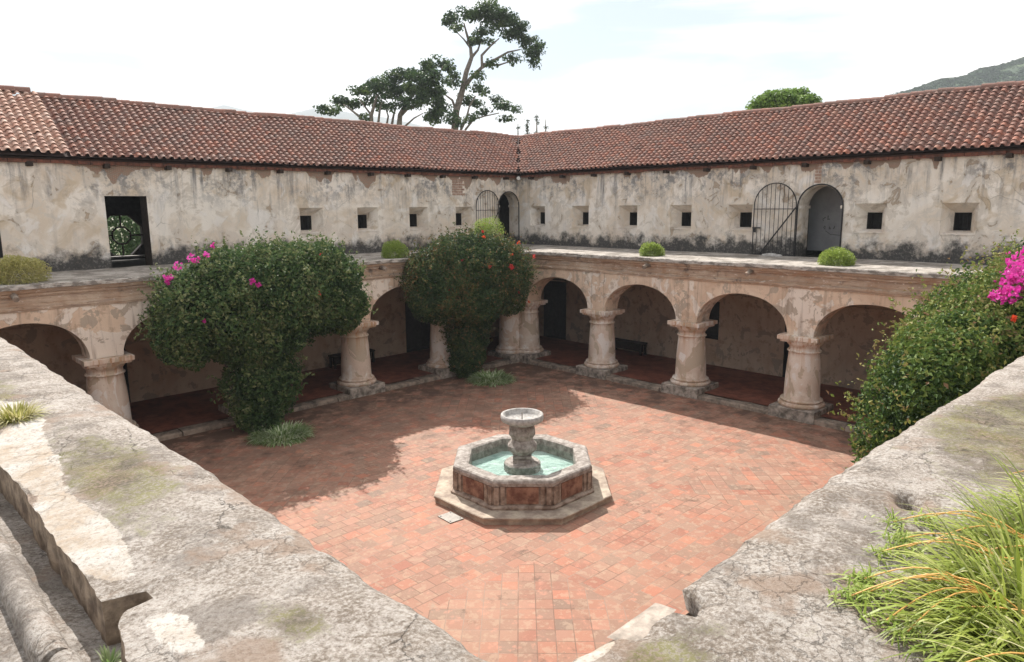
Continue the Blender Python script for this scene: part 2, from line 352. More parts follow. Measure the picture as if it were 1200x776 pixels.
old = [(.17, .09, .07), (.26, .115, .085), (.22, .11, .088), (.28, .13, .095), (.21, .125, .105), (.25, .115, .085), (.32, .16, .115), (.19, .115, .098), (.36, .14, .09)]
new = [(.42, .21, .15), (.50, .31, .24), (.45, .25, .18), (.55, .39, .32), (.38, .21, .16), (.52, .33, .25)]
M['roof_old'] = roof_mat('old_clay_tiles', old, .4); M['roof_new'] = roof_mat('newer_clay_tiles', new, .25)
M['roof_under'] = simple('roof_bedding', (.07, .045, .04), .9)
M['old_brick'] = simple('old_exposed_brick', (.42, .30, .24), .9, .5, 9, col2=(.27, .17, .13), bump=.6)
M['eave'] = simple('eave_brick_course', (.24, .095, .065), .9, .5, 7, col2=(.09, .05, .04))
M['wood'] = simple('dark_wood', (.045, .03, .022), .8, .5, 10)
M['iron'] = simple('painted_iron', (.035, .033, .035), .55, .4, 14, metal=.3)
M['dark'] = simple('unlit_room', (.05, .045, .042), .95)
M['panel'] = simple('grey_door_panel', (.34, .335, .345), .8, .15, 3)
M['stone'] = simple('fountain_stone', (.40, .36, .325), .9, .4, 9, col2=(.19, .16, .14), bump=.4)
M['stone_light'] = simple('pale_bowl_stone', (.46, .44, .415), .9, .4, 11, col2=(.27, .25, .235), bump=.4)
M['stone_step'] = simple('step_stone', (.50, .42, .33), .9, .5, 3.5, col2=(.27, .21, .17), bump=.5)
M['basin_side'] = simple('basin_brown_render', (.40, .31, .25), .9, .5, 7, col2=(.18, .12, .09), bump=.6)
M['panel_red'] = simple('red_basin_panel', (.34, .19, .13), .85, .5, 6, col2=(.15, .065, .045), bump=.6)
M['pool'] = simple('turquoise_pool_floor', (.66, .74, .69), .8, .35, 3.2, col2=(.42, .55, .50), bump=.2)
M['water'] = water_mat()
M['metal_pale'] = simple('pale_metal', (.30, .27, .24), .6, .3, 10, metal=.2)
M['glass'] = simple('lamp_glass', (.8, .8, .78), .15, .1, 3)
M['bark'] = simple('bark', (.24, .20, .17), .9, .5, 5, col2=(.11, .09, .075))
M['stem'] = simple('woody_stem', (.13, .10, .075), .9, .5, 12)
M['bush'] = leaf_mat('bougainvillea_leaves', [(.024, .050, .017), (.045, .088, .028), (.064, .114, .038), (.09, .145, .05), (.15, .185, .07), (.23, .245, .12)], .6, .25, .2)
M['bush_y'] = leaf_mat('yellowish_bougainvillea_leaves', [(.030, .060, .016), (.065, .12, .028), (.11, .17, .035), (.17, .22, .05), (.27, .26, .08), (.23, .14, .08)], .6, .25, .2)  # yellower and browner leaf tones of the right-hand bush
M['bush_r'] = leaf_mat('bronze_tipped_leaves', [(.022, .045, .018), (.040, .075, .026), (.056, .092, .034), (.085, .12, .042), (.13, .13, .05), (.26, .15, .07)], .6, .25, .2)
M['magenta'] = leaf_mat('magenta_bracts', [(.55, .02, .28), (.75, .05, .42), (.62, .10, .40)], .6, .35)
M['orange'] = leaf_mat('orange_petals', [(.72, .08, .02), (.80, .16, .03), (.70, .04, .03)], .6, .3)
M['red'] = leaf_mat('red_petals', [(.62, .02, .04), (.72, .05, .06), (.60, .10, .05)], .6, .3)
M['tree'] = leaf_mat('tree_leaves', [(.022, .048, .020), (.038, .075, .028), (.055, .10, .034), (.09, .14, .045), (.13, .18, .06)], .5, .3)
M['tree_l'] = leaf_mat('bright_tree_leaves', [(.09, .16, .03), (.16, .26, .05), (.24, .35, .07), (.33, .43, .11)], .5, .35)
M['forest'] = leaf_mat('forest_leaves', [(.02, .045, .018), (.035, .07, .025), (.055, .09, .032)], .9, .2, .05)
M['garden'] = leaf_mat('garden_leaves', [(.06, .12, .05), (.10, .17, .07), (.16, .24, .11), (.22, .30, .15)], .5, .35)
M['grass'] = leaf_mat('striped_grass_blades', [(.16, .17, .05), (.22, .29, .04), (.33, .39, .07), (.46, .49, .15), (.62, .58, .33)], .45, .35)
M['grass_d'] = leaf_mat('green_white_grass', [(.13, .22, .06), (.22, .32, .11), (.42, .48, .27), (.66, .70, .50)], .45, .3)
M['tuft'] = leaf_mat('fern_green', [(.13, .20, .03), (.22, .31, .05), (.32, .40, .09), (.42, .46, .16)], .5, .35)
M['tuft_y'] = leaf_mat('dry_fern', [(.24, .25, .05), (.36, .35, .10), (.50, .46, .20), (.56, .50, .28)], .5, .35)
M['runner'] = leaf_mat('orange_runners', [(.72, .42, .12), (.80, .55, .22)], .5, .2)
M['hill'] = simple('wooded_slope', (.075, .11, .05), .95, .5, .08, col2=(.035, .06, .032), bump=0)
M['hill_far'] = simple('far_mountain', (.07, .10, .07), .95, .3, .002, bump=0)
M['ground'] = simple('dry_ground', (.20, .16, .10), .95, .4, .3, col2=(.09, .11, .05))

# ------------------------------------------------------------------ mesh building
class MB:
    def __init__(s): s.v = []; s.f = []; s.t = []; s.n = 0
    def add(s, v, f, t=None):
        v = np.asarray(v, float).reshape(-1, 3); s.v.append(v)
        s.f.extend([tuple(int(i)+s.n for i in q) for q in f]); s.n += len(v)
        if t is not None: s.t.append(np.broadcast_to(np.asarray(t, float), (len(v),)) if np.ndim(t) == 0 else np.asarray(t, float))
        elif s.t: s.t.append(np.zeros(len(v)))
    def box(s, a, b, t=None):
        x0, y0, z0 = a; x1, y1, z1 = b
        s.add([(x0, y0, z0), (x1, y0, z0), (x1, y1, z0), (x0, y1, z0), (x0, y0, z1), (x1, y0, z1), (x1, y1, z1), (x0, y1, z1)],
              [(0, 3, 2, 1), (4, 5, 6, 7), (0, 1, 5, 4), (1, 2, 6, 5), (2, 3, 7, 6), (3, 0, 4, 7)], t)
    def grid(s, P, t=None, wrap=False):        # P: (n,m,3)
        P = np.asarray(P, float); n, m = P.shape[:2]; f = []
        for i in range(n-1):
            for j in range(m if wrap else m-1):
                k = (j+1) % m; f.append((i*m+j, i*m+k, (i+1)*m+k, (i+1)*m+j))
        s.add(P.reshape(-1, 3), f, t)
    def lathe(s, c, prof, seg=36, cap=True):
        a = np.linspace(0, 2*PI, seg, endpoint=False)
        P = np.array([[(c[0]+r*math.cos(q), c[1]+r*math.sin(q), z) for q in a] for r, z in prof])
        s.grid(P, wrap=True)
    def tube(s, pts, rad, seg=6):
        pts = [Vector(p) for p in pts]; rad = [float(q) for q in rad] if hasattr(rad, '__len__') else [float(rad)]*len(pts); R = []
        for i, p in enumerate(pts):
            d = (pts[min(i+1, len(pts)-1)]-pts[max(i-1, 0)]).normalized()
            a = d.cross(Vector((0, 0, 1)) if abs(d.z) < .95 else Vector((1, 0, 0))).normalized(); b = d.cross(a)
            R.append([p+rad[i]*(math.cos(q)*a+math.sin(q)*b) for q in [2*PI*k/seg for k in range(seg)]])
        s.grid(np.array([[tuple(v) for v in r] for r in R]), wrap=True)
        n0 = s.n-len(pts)*seg
        s.f.append(tuple(range(n0+seg-1, n0-1, -1))); s.f.append(tuple(range(s.n-seg, s.n)))
    def rough(s, amp, scale=3, seed=0, octv=3):
        V = np.concatenate(s.v)
        V = V+np.stack([fbm(V, scale, octv, seed+k*31) for k in range(3)], 1)*amp
        s.v = [V]; return s
    def build(s, name, mat, parent=None, smooth=False, origin=None, attrs=None):
        V = np.concatenate(s.v); org = np.array(parent_loc(parent) if parent else (origin or (0, 0, 0)), float)
        me = bpy.data.meshes.new(name); me.from_pydata((V-org).tolist(), [], s.f)
        if s.t:
            a = me.color_attributes.new('tint', 'FLOAT_COLOR', 'POINT'); tt = np.concatenate(s.t)
            a.data.foreach_set('color', np.stack([tt, tt, tt, np.ones_like(tt)], 1).ravel())
        for k, arr in (attrs or {}).items():
            a = me.attributes.new(k, 'FLOAT', 'POINT'); a.data.foreach_set('value', np.asarray(arr, float))
        me.materials.append(mat)
        if smooth: me.polygons.foreach_set('use_smooth', [True]*len(me.polygons))
        me.update()
        o = bpy.data.objects.new(name, me); COL.objects.link(o)
        if parent: o.parent = parent
        elif origin: o.location = origin
        return o
def parent_loc(p):
    l = Vector((0, 0, 0))
    while p: l += p.location; p = p.parent
    return tuple(l)
def tag(o, label=None, cat=None, group=None, kind=None):
    if label: o['label'] = label
    if cat: o['category'] = cat
    if group: o['group'] = group
    if kind: o['kind'] = kind
    return o
def empty(name, loc, label, cat, group=None):
    o = bpy.data.objects.new(name, None); COL.objects.link(o); o.location = loc; o.empty_display_size = .3
    return tag(o, label, cat, group)
def fix_normals(o):
    import bmesh
    bm = bmesh.new(); bm.from_mesh(o.data); bmesh.ops.recalc_face_normals(bm, faces=bm.faces); bm.to_mesh(o.data); bm.free()

# ------------------------------------------------------------------ setting: ground, court floor
b = MB(); b.add([(-3250, -3250, -.12), (250, -3250, -.12), (250, 250, -.12), (-3250, 250, -.12)], [(0, 1, 2, 3)])
tag(b.build('ground', M['ground']), kind='structure')
b = MB(); gx = np.linspace(-3.3, 21.3, 60); gy = np.linspace(-3.3, 21.3, 60)
G = np.array([[(x, y, 0) for y in gy] for x in gx]); G[..., 2] = (fbm(G.reshape(-1, 3), .25, 3, 5)*.02).reshape(60, 60)
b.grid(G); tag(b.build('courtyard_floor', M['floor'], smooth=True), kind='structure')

# arcade walks (raised 15 cm) and their kerbs
b = MB()
for (x0, y0, x1, y1) in [(-3.3, -3.3, .25, 21.3), (.25, -3.3, 21.3, .25), (NX-.25, .25, 21.3, 21.3), (.25, NY-.25, NX-.25, 21.3)]:
    b.add([(x0, y0, .148), (x1, y0, .148), (x1, y1, .148), (x0, y1, .148)], [(0, 1, 2, 3)])
tag(b.build('arcade_floor', M['inner_floor']), kind='structure')
b = MB()
def kerbline(fn, L):
    s0 = .66
    while s0 < L:
        l = random.uniform(.7, 1.3); s1 = min(s0+l, L); h = .125+random.uniform(-.02, .015); o1 = .60+random.uniform(-.03, .03)
        n = 6; P = []
        for i in range(n+1):
            q = s0+.008+(s1-s0-.016)*i/n
            P.append([fn(q, .24, -.05), fn(q, .24, h), fn(q, o1-.03, h), fn(q, o1, h-.03), fn(q, o1+.01, -.05)])
        b.grid(P); s0 = s1
    return
kerbline(lambda s, o, z: (o, s, z), NY-.3); kerbline(lambda s, o, z: (s, o, z), NX-.3)
kerbline(lambda s, o, z: (NX-o, s, z), NY-.3); kerbline(lambda s, o, z: (s, NY-o, z), NX-.3)
b.rough(.02, 3.5, 3); tag(b.build('kerb', M['kerb']), kind='structure')

# ------------------------------------------------------------------ wing builder
MAPS = {'R': lambda s, o, z: (o, s, z), 'L': lambda s, o, z: (s, o, z), 'NL': lambda s, o, z: (NX-o, s, z), 'NR': lambda s, o, z: (s, NY-o, z)}
def mapv(W, P):
    P = np.asarray(P, float); return np.array([W(*q) for q in P.reshape(-1, 3)]).reshape(P.shape)

def arch_profile(cols, s):
    """height of the arch soffit at s, or the springing height over a column"""
    for a, c in zip(cols[:-1], cols[1:]):
        s0, s1 = a+.36, c-.36
        if s0 <= s <= s1:
            t = (2*s-s0-s1)/(s1-s0); return 2.275+1.0*max(0, 1-abs(t)**2.1)**(1/2.05)
    return 2.275
def arcade_wall(W, cols, parent, s_min, s_max, mat):
    ss = [s_min]
    for a, c in zip(cols[:-1], cols[1:]):
        s0, s1 = a+.36, c-.36; m = (s0+s1)/2; h = (s1-s0)/2
        ss += [m-h*math.cos(t) for t in np.linspace(0, PI, 41)]
    ss.append(s_max); ss = sorted(set(round(x, 5) for x in ss))
    extra = []
    for p, q in zip(ss[:-1], ss[1:]):
        n = max(1, int((q-p)/.2)); extra += [p+(q-p)*k/n for k in range(n)]
    ss = extra+[ss[-1]]
    nz = 8; b = MB(); wob = {}
    for o in (.36, -.36):
        P = [[(s, o, arch_profile(cols, s)+(3.60-arch_profile(cols, s))*k/nz) for k in range(nz+1)] for s in ss]
        b.grid(mapv(W, P))
    P = [[(s, o, arch_profile(cols, s)) for o in np.linspace(.36, -.36, 5)] for s in ss]
    b.grid(mapv(W, P))
    b.rough(.014, 2.2, 4); return b.build('arcade_wall', mat, parent)

def column_parts(parent, W, s, seed, o0=0.0):
    cx, cy, _ = W(s, o0, 0)
    b = MB()
    prof = [(.50, .295), (.575, .30), (.603, .325), (.612, .36), (.603, .395), (.575, .42), (.530, .422), (.530, .44), (.552, .45), (.558, .475), (.545, .497), (.500, .50), (.498, .52), (.470, .54), (.462, .8), (.45, 1.1), (.432, 1.4), (.412, 1.65), (.398, 1.805), (.402, 1.812),
            (.438, 1.815), (.446, 1.83), (.438, 1.85), (.402, 1.855), (.395, 1.865), (.393, 1.97), (.415, 1.972), (.418, 1.99), (.445, 2.01), (.470, 2.05), (.478, 2.095), (.478, 2.10)]
    b.lathe((cx, cy), prof, 56); b.rough(.006, 2.2, seed)
    col = b.build('column', M['column'], parent, True)
    b = MB(); h = .626
    def ringbox(h, z0, z1, n=6, ch=.03):
        zz = [(h, z0), (h, z1-ch), (h-ch, z1)]
        P = []
        for hh, z in zz:
            r = []
            for k in range(4):
                a = [(-1, -1), (1, -1), (1, 1), (-1, 1)][k]; c = [(-1, -1), (1, -1), (1, 1), (-1, 1)][(k+1) % 4]
                for i in range(n): r.append((cx+hh*(a[0]+(c[0]-a[0])*i/n), cy+hh*(a[1]+(c[1]-a[1])*i/n), z))
            P.append(r)
        base = b.n; b.grid(P, wrap=True); m = 4*n
        b.add([P[-1][k] for k in range(m)], [tuple(range(m))])
        b.add([P[0][k] for k in range(m)], [tuple(range(m-1, -1, -1))])
    ringbox(.63, -.02, .31, 8, .018); b.rough(.016, 4.0, seed+2)
    b.build('plinth', M['plinth'], col)
    b = MB(); ringbox(.485, 2.095, 2.165, 6, .008); ringbox(.545, 2.16, 2.272, 6, .008); b.rough(.006, 5.0, seed+3)
    b.build('abacus', M['column'], col)
    return col

def cornice(W, parent, s0, s1, top_slab=True, seed=1):
    n = int((s1-s0)/.1); ss = np.linspace(s0, s1, n)
    prof = [(.355, 3.545), (.392, 3.555), (.395, 3.585), (.42, 3.60), (.425, 3.65), (.375, 3.675), (.372, 3.70), (.385, 3.72), (.385, 3.78), (.388, 3.87), (.39, 3.885), (.448, 3.892), (.455, 3.915), (.455, 3.945), (.465, 3.95), (.505, 3.965), (.525, 4.0), (.53, 4.035), (.535, 4.045)]
    if top_slab: prof += [(.605, 4.05), (.61, 4.06), (.61, 4.14), (.595, 4.16), (.50, 4.163)]
    P = np.array([[(s, o, z) for o, z in prof] for s in ss])
    flat = P.reshape(-1, 3)
    chip = np.clip(fbm(flat*np.array([1, 1, 2.]), 2.2, 4, seed+9)-.18, 0, 1)*.16
    bottom = flat[:, 2] < 3.60
    flat[:, 1] -= np.where(bottom, 0, chip)
    flat[:, 2] += fbm(flat*np.array([1, 0, 0]), 1.3, 3, seed+3)*.016
    b = MB(); b.grid(mapv(W, flat.reshape(P.shape))); b.rough(.007, 8, seed)
    return b.build('cornice', M['cornice'], parent)

def wall_with_holes(W, name, mat, parent, o, s0, s1, z0, z1, holes, thick=None):
    """holes: (a,b,zb,zt,r) rect if r=0, else round-topped of radius (b-a)/2 springing at zt-r"""
    ss = {s0, s1}
    for a, c, zb, zt, r in holes:
        ss |= {a, c}
        if r: ss |= {(a+c)/2-r*math.cos(t) for t in np.linspace(0, PI, 17)}
    ss = sorted(x for x in ss if s0 <= x <= s1); b = MB()
    def span(h, s):
        a, c, zb, zt, r = h
        if not r: return zb, zt
        return zb, zt-r+math.sqrt(max(0, r*r-(s-(a+c)/2)**2))
    for p, q in zip(ss[:-1], ss[1:]):
        if q-p < 1e-6: continue
        m = (p+q)/2; lo = (z0, z0)
        hs = sorted([h for h in holes if h[0] < m < h[1]], key=lambda h: h[2])
        segs = []
        for h in hs:
            a0, a1 = span(h, p); c0, c1 = span(h, q)
            segs.append((lo, (a0, c0))); lo = (a1, c1)
        segs.append((lo, (z1, z1)))
        for (l0, l1), (h0, h1) in segs:
            if h0-l0 < 1e-5 and h1-l1 < 1e-5: continue
            b.add([W(p, o, l0), W(q, o, l1), W(q, o, h1), W(p, o, h0)], [(0, 1, 2, 3)])
    return b.build(name, mat, parent)

def window_obj(W, parent, c, first):
    """splayed recess, dark opening and iron bars; copies share the first one's meshes"""
    wx, wy, _ = W(c, -2.364, 0)
    R90 = 0 if W is MAPS['R'] else PI/2
    if first is None:
        b = MB(); a, bz0, bz1 = .42, 4.955, 5.765; i, iz0, iz1, d = .20, 5.04, 5.51, -.40
        A = [(0, -a, bz0), (0, a, bz0), (0, a, bz1), (0, -a, bz1)]; B = [(d, -i, iz0), (d, i, iz0), (d, i, iz1), (d, -i, iz1)]
        D = [(d-.45, -i, iz0), (d-.45, i, iz0), (d-.45, i, iz1), (d-.45, -i, iz1)]
        b.add(A+B, [(k, (k+1) % 4, 4+(k+1) % 4, 4+k) for k in range(4)])
        # thin raised lintel line above the recess and sill lip
        b.box((-.02, -a-.02, bz1), (.018, a+.02, bz1+.018)); b.box((-.05, -a, bz0-.022), (.022, a, bz0))
        me_o = b.build('window', M['upper'], None)
        b2 = MB(); b2.add(B+D, [(k, (k+1) % 4, 4+(k+1) % 4, 4+k) for k in range(4)]+[(4, 5, 6, 7)])
        dk = b2.build('opening', M['dark'], None); dk.parent = me_o
        b3 = MB()
        for k in (-.1, 0, .1): b3.tube([(d-.05, k, iz0-.01), (d-.05, k, iz1+.01)], .009, 5)
        br = b3.build('bars', M['iron'], None); br.parent = me_o
        o = me_o; kids = [dk, br]
    else:
        o = first.copy(); COL.objects.link(o)
        for ch in list(first.children):
            k = ch.copy(); COL.objects.link(k); k.parent = o
    o.parent = parent; pl = parent_loc(parent)
    o.location = (wx-pl[0], wy-pl[1], -pl[2]); o.rotation_euler = (0, 0, R90)
    return o

def door_reveal(W, parent, a, c, zt, r, depth, back, name='doorway', impost=True):
    m = (a+c)/2; sp = zt-r if r else zt; o0 = -2.364; pts = [(a, 4.15), (a, sp)]
    if r: pts += [(m-r*math.cos(t), sp+r*math.sin(t)) for t in np.linspace(0, PI, 21)[1:-1]]
    else: pts = [(a, 4.15), (a, zt)]
    pts += [(c, sp), (c, 4.15)]
    b = MB(); b.grid(mapv(W, [[(s, o0-depth*k/4, z) for k in range(5)] for s, z in pts]))
    if impost and r:
        for s, sg in ((a, 1), (c, -1)):
            p = W(s-.02*0, o0+.012, sp-.04); q = W(s+sg*.05, o0-depth, sp+.05)
            b.box([min(p[k], q[k]) for k in range(3)], [max(p[k], q[k]) for k in range(3)])
    d = b.build(name, M['upper'], parent)
    # passage behind, with side walls, ceiling, floor
    b = MB(); o1, o2 = o0-depth, o0-depth-back
    e = .45
    b.grid(mapv(W, [[(a-e, o1, 4.15), (a-e, o1, zt+.4), (c+e, o1, zt+.4), (c+e, o1, 4.15), (a-e, o1, 4.15)],
                    [(a-e, o2, 4.15), (a-e, o2, zt+.4), (c+e, o2, zt+.4), (c+e, o2, 4.15), (a-e, o2, 4.15)]]))
    b.build('passage', M['dark'], d)
    return d
def ring(W, parent, a, c, zt, r, rad=.022):
    m = (a+c)/2; sp = zt-r
    pts = [(a, 4.17)]+[(a, sp)]+[(m-r*math.cos(t), sp+r*math.sin(t)) for t in np.linspace(0, PI, 25)[1:-1]]+[(c, sp), (c, 4.17)]
    b = MB(); b.tube([W(s, -2.335, z) for s, z in pts], rad, 6); return b.build('door_frame', M['iron'], parent)
def gate(W, parent, a, c, zt, hinge_at_c=True):
    r = (c-a)/2-.02; m = (a+c)/2; sp = zt-r; o = -2.29
    pts = [(a+.02, 4.22), (a+.02, sp)]+[(m-r*math.cos(t), sp+r*math.sin(t)) for t in np.linspace(0, PI, 25)[1:-1]]+[(c-.02, sp), (c-.02, 4.22), (a+.02, 4.22)]
    b = MB(); b.tube([W(s, o, z) for s, z in pts], .017, 6)
    g = b.build('gate', M['iron'], parent)
    b = MB()
    for k in range(1, 10):
        s = a+(c-a)*k/10; h = sp+math.sqrt(max(0, r*r-(s-m)**2)); b.tube([W(s, o, 4.22), W(s, o, h)], .0085, 5)
    b.tube([W(a, o, 5.62), W(c, o, 5.62)], .012, 5); b.build('bars', M['iron'], g)
    b = MB(); b.tube([W(c-.02, o+.03, 5.66), W(a+.30, o+.03, 4.24)] if hinge_at_c else [W(c-.3, o+.03, 4.24), W(a, o+.03, 5.66)], .02, 6); b.build('brace', M['iron'], g)
    b = MB(); p = W(a+.0, o-.03, 5.02); q = W(a+.24, o+.03, 5.055); b.box([min(p[k], q[k]) for k in range(3)], [max(p[k], q[k]) for k in range(3)])
    p = W(a+.02, o-.02, 4.90); q = W(a+.10, o+.04, 5.05); b.box([min(p[k], q[k]) for k in range(3)], [max(p[k], q[k]) for k in range(3)])
    b.build('latch', M['iron'], g)
    return g

def sag(s, o): return .016*math.sin(s*.8+o*.5)+.010*math.sin(s*2.1+1.3)+.008*math.sin(s*4.7)-.008
def tile_geo(W, b, smin_fn, s_max, s_lo, row0, rows, new=False, lift=0.0):
    """barrel tiles, laid in courses up a slope of 35 degrees from the eave"""
    eo, ez = -2.12, 7.10; ro, rz = -4.90, 8.86
    L = math.hypot(ro-eo, rz-ez); du = ((ro-eo)/L, (rz-ez)/L); nrm = (-du[1]*-1, 0)   # normal: (o,z)
    nn = (du[1], -du[0])
    ex = L/rows; tl = ex*1.28; sp = .208
    ang = np.linspace(-PI/2, PI/2, 7)
    ns = int((s_max-s_lo)/sp)
    V = []; F = []; TT = []; n = 0
    for i in range(ns):
        sc = s_lo+sp*(i+.5)+random.uniform(-.006, .006)
        for j in range(rows):
            v0 = j*ex+random.uniform(-.012, .012); v1 = v0+tl
            oc = eo+du[0]*(v0+v1)/2
            if random.random() < .03: v0 -= .05; v1 -= .05
            wv = sag(sc, oc)+random.uniform(-.004, .004)
            if not smin_fn(sc, oc): continue
            tint = random.random()
            if random.random() < .08: tint = .97
            jit = random.uniform(-.010, .010)
            for kind in (0, 1):
                rings = []
                for vv, rad, hh in ((v0, .074, .054), (v1, .060, .026)):
                    r = []
                    for a in ang:
                        if kind == 0: so, h = math.sin(a)*rad, math.cos(a)*rad*.95+hh
                        else: so, h = sp/2+math.sin(a)*rad*.95, -math.cos(a)*rad*.5+hh+.022
                        o = eo+du[0]*vv+nn[0]*(h+lift); z = ez+du[1]*vv+nn[1]*(h+lift)*-1
                        o = eo+du[0]*vv+N_O*(h+lift+wv); z = ez+du[1]*vv+N_Z*(h+lift+wv)
                        r.append(W(sc+so+jit*(1 if vv == v0 else -1), o, z))
                    rings.append(r)
                m = len(ang)
                V += rings[0]+rings[1]; TT += [tint]*(2*m)
                F += [(n+q, n+q+1, n+m+q+1, n+m+q) for q in range(m-1)]; n += 2*m
                if kind == 0:     # thick lower lip
                    r = []
                    for a in ang:
                        so, h = math.sin(a)*.060, math.cos(a)*.060+.048
                        r.append(W(sc+so+jit, eo+du[0]*v0+N_O*(h+lift+wv), ez+du[1]*v0+N_Z*(h+lift+wv)))
                    V += rings[0]+r; TT += [tint]*(2*m)
                    F += [(n+q, n+q+1, n+m+q+1, n+m+q) for q in range(m-1)]; n += 2*m
    b.add(V, F, np.array(TT))
_L = math.hypot(2.78, 1.76); N_O, N_Z = 1.76/_L, 2.78/_L

def roof(W, parent, s_max, split=None, seed=3):
    random.seed(seed)
    rows = 17
    ok = lambda s, o: s > o+.10 and (split is None or s < split)
    b = MB(); tile_geo(W, b, ok, s_max if split is None else split, -5.2, 0, rows)
    r = b.build('roof', M['roof_old'], parent, True)
    b = MB(); e, d, f = (-2.12, 7.09), (-4.90, 8.85), (-7.6, 7.15)
    th = .07
    b.add([W(e[0], e[0], e[1]), W(s_max, e[0], e[1]), W(s_max, d[0], d[1]), W(d[0], d[0], d[1]),
           W(f[0], f[0], f[1]), W(s_max, f[0], f[1])], [(0, 1, 2, 3), (3, 2, 5, 4)])
    b.add([W(-2.36, -2.364, 6.98), W(s_max, -2.364, 6.98), W(s_max, e[0]-.01, 7.05), W(e[0], e[0]-.01, 7.05)], [(0, 1, 2, 3)])
    b.build('roof_deck', M['roof_under'], r)
    # ridge tiles
    b = MB(); s = -4.9; m = 7; ang = np.linspace(-PI/2*1.1, PI/2*1.1, m)
    while s < s_max:
        z = 8.885+sag(s, -4.9)+random.uniform(-.014, .014)+(.09 if split and s > split else 0)
        P = [[W(ss, -4.90+math.sin(a)*rr, z+math.cos(a)*rr) for a in ang] for ss, rr in ((s, .135), (s+.42, .115))]
        b.grid(P, random.random()*.25); s += .36
    b.build('ridge_tile_row', M['roof_old'], r, True)
    if split is not None:
        b = MB(); tile_geo(W, b, lambda s, o: s > split-.02, s_max, split-.02, 0, rows, lift=.07)
        q = b.build('newer_tiles', M['roof_new'], r, True); q['label'] = 'lighter orange replacement tiles'
        b = MB(); p0, p1 = split-.14, split-.10
        b.add([W(p0, -2.12, 7.11), W(p0, -4.9, 8.87), W(p0, -4.9, 8.97), W(p0, -2.12, 7.21)], [(0, 1, 2, 3)]); b.build('verge', M['roof_under'], r)
    # brick course under the tiles and rafter ends
    b = MB(); n = int((s_max+2.36)/.3)
    for k in range(n):
        s0 = -2.36+k*.3; p = W(s0+.006, -2.362, 6.93+random.uniform(-.01, .01)); q = W(s0+.294, -2.25+random.uniform(-.01, .01), 7.055)
        b.box([min(p[i], q[i]) for i in range(3)], [max(p[i], q[i]) for i in range(3)])
    b.build('eave_course', M['eave'], r)
    s = -1.6
    while s < s_max:
        b = MB(); p = W(s, -2.4, 6.84); q = W(s+.13, -2.14, 6.95); b.box([min(p[i], q[i]) for i in range(3)], [max(p[i], q[i]) for i in range(3)]); s += 1.65+random.uniform(-.1, .1); b.build('rafter_end', M['wood'], r)
    return r

def back_wall(W, parent, holes, name='back_wall'):
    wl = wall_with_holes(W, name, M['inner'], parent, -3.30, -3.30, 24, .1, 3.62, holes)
    for a, c, zb, zt, r in holes:
        b = MB(); z0 = zb; P = [(a, z0), (a, zt), (c, zt), (c, z0)]
        b.add([W(s, -3.302, z) for s, z in P]+[W(s, -3.85, z) for s, z in P], [(k, (k+1) % 4, 4+(k+1) % 4, 4+k) for k in range(4)]+[(4, 5, 6, 7)])
        b.build('door' if zb < .5 else 'window_niche', M['dark'], parent)
    # string moulding and ceiling
    b = MB(); p = W(-3.2, -3.298, 2.62); q = W(24, -3.24, 2.68); b.box([min(p[i], q[i]) for i in range(3)], [max(p[i], q[i]) for i in range(3)])
    s = 1.2
    while s < 20:
        p = W(s, -3.298, 2.36); q = W(s+.95, -3.26, 2.40); b.box([min(p[i], q[i]) for i in range(3)], [max(p[i], q[i]) for i in range(3)]); s += 3.5
    b.build('string_moulding', M['inner'], wl)
    return wl

def ceiling(W, parent, s0, s1):
    b = MB(); P = []
    for s in (s0, s1): P.append([(s, o, 3.42+.13*math.sin(PI*(o+3.3)/2.95)) for o in np.linspace(-3.3, -.355, 12)])
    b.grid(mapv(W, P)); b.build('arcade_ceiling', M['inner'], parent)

def spout(W, parent, s, z=3.93):
    b = MB(); b.tube([W(s, .35, z), W(s, .62, z-.02), W(s, .74, z-.07)], [.075, .065, .06], 10); b.rough(.01, 6)
    return b.build('waterspout', M['kerb'], parent)

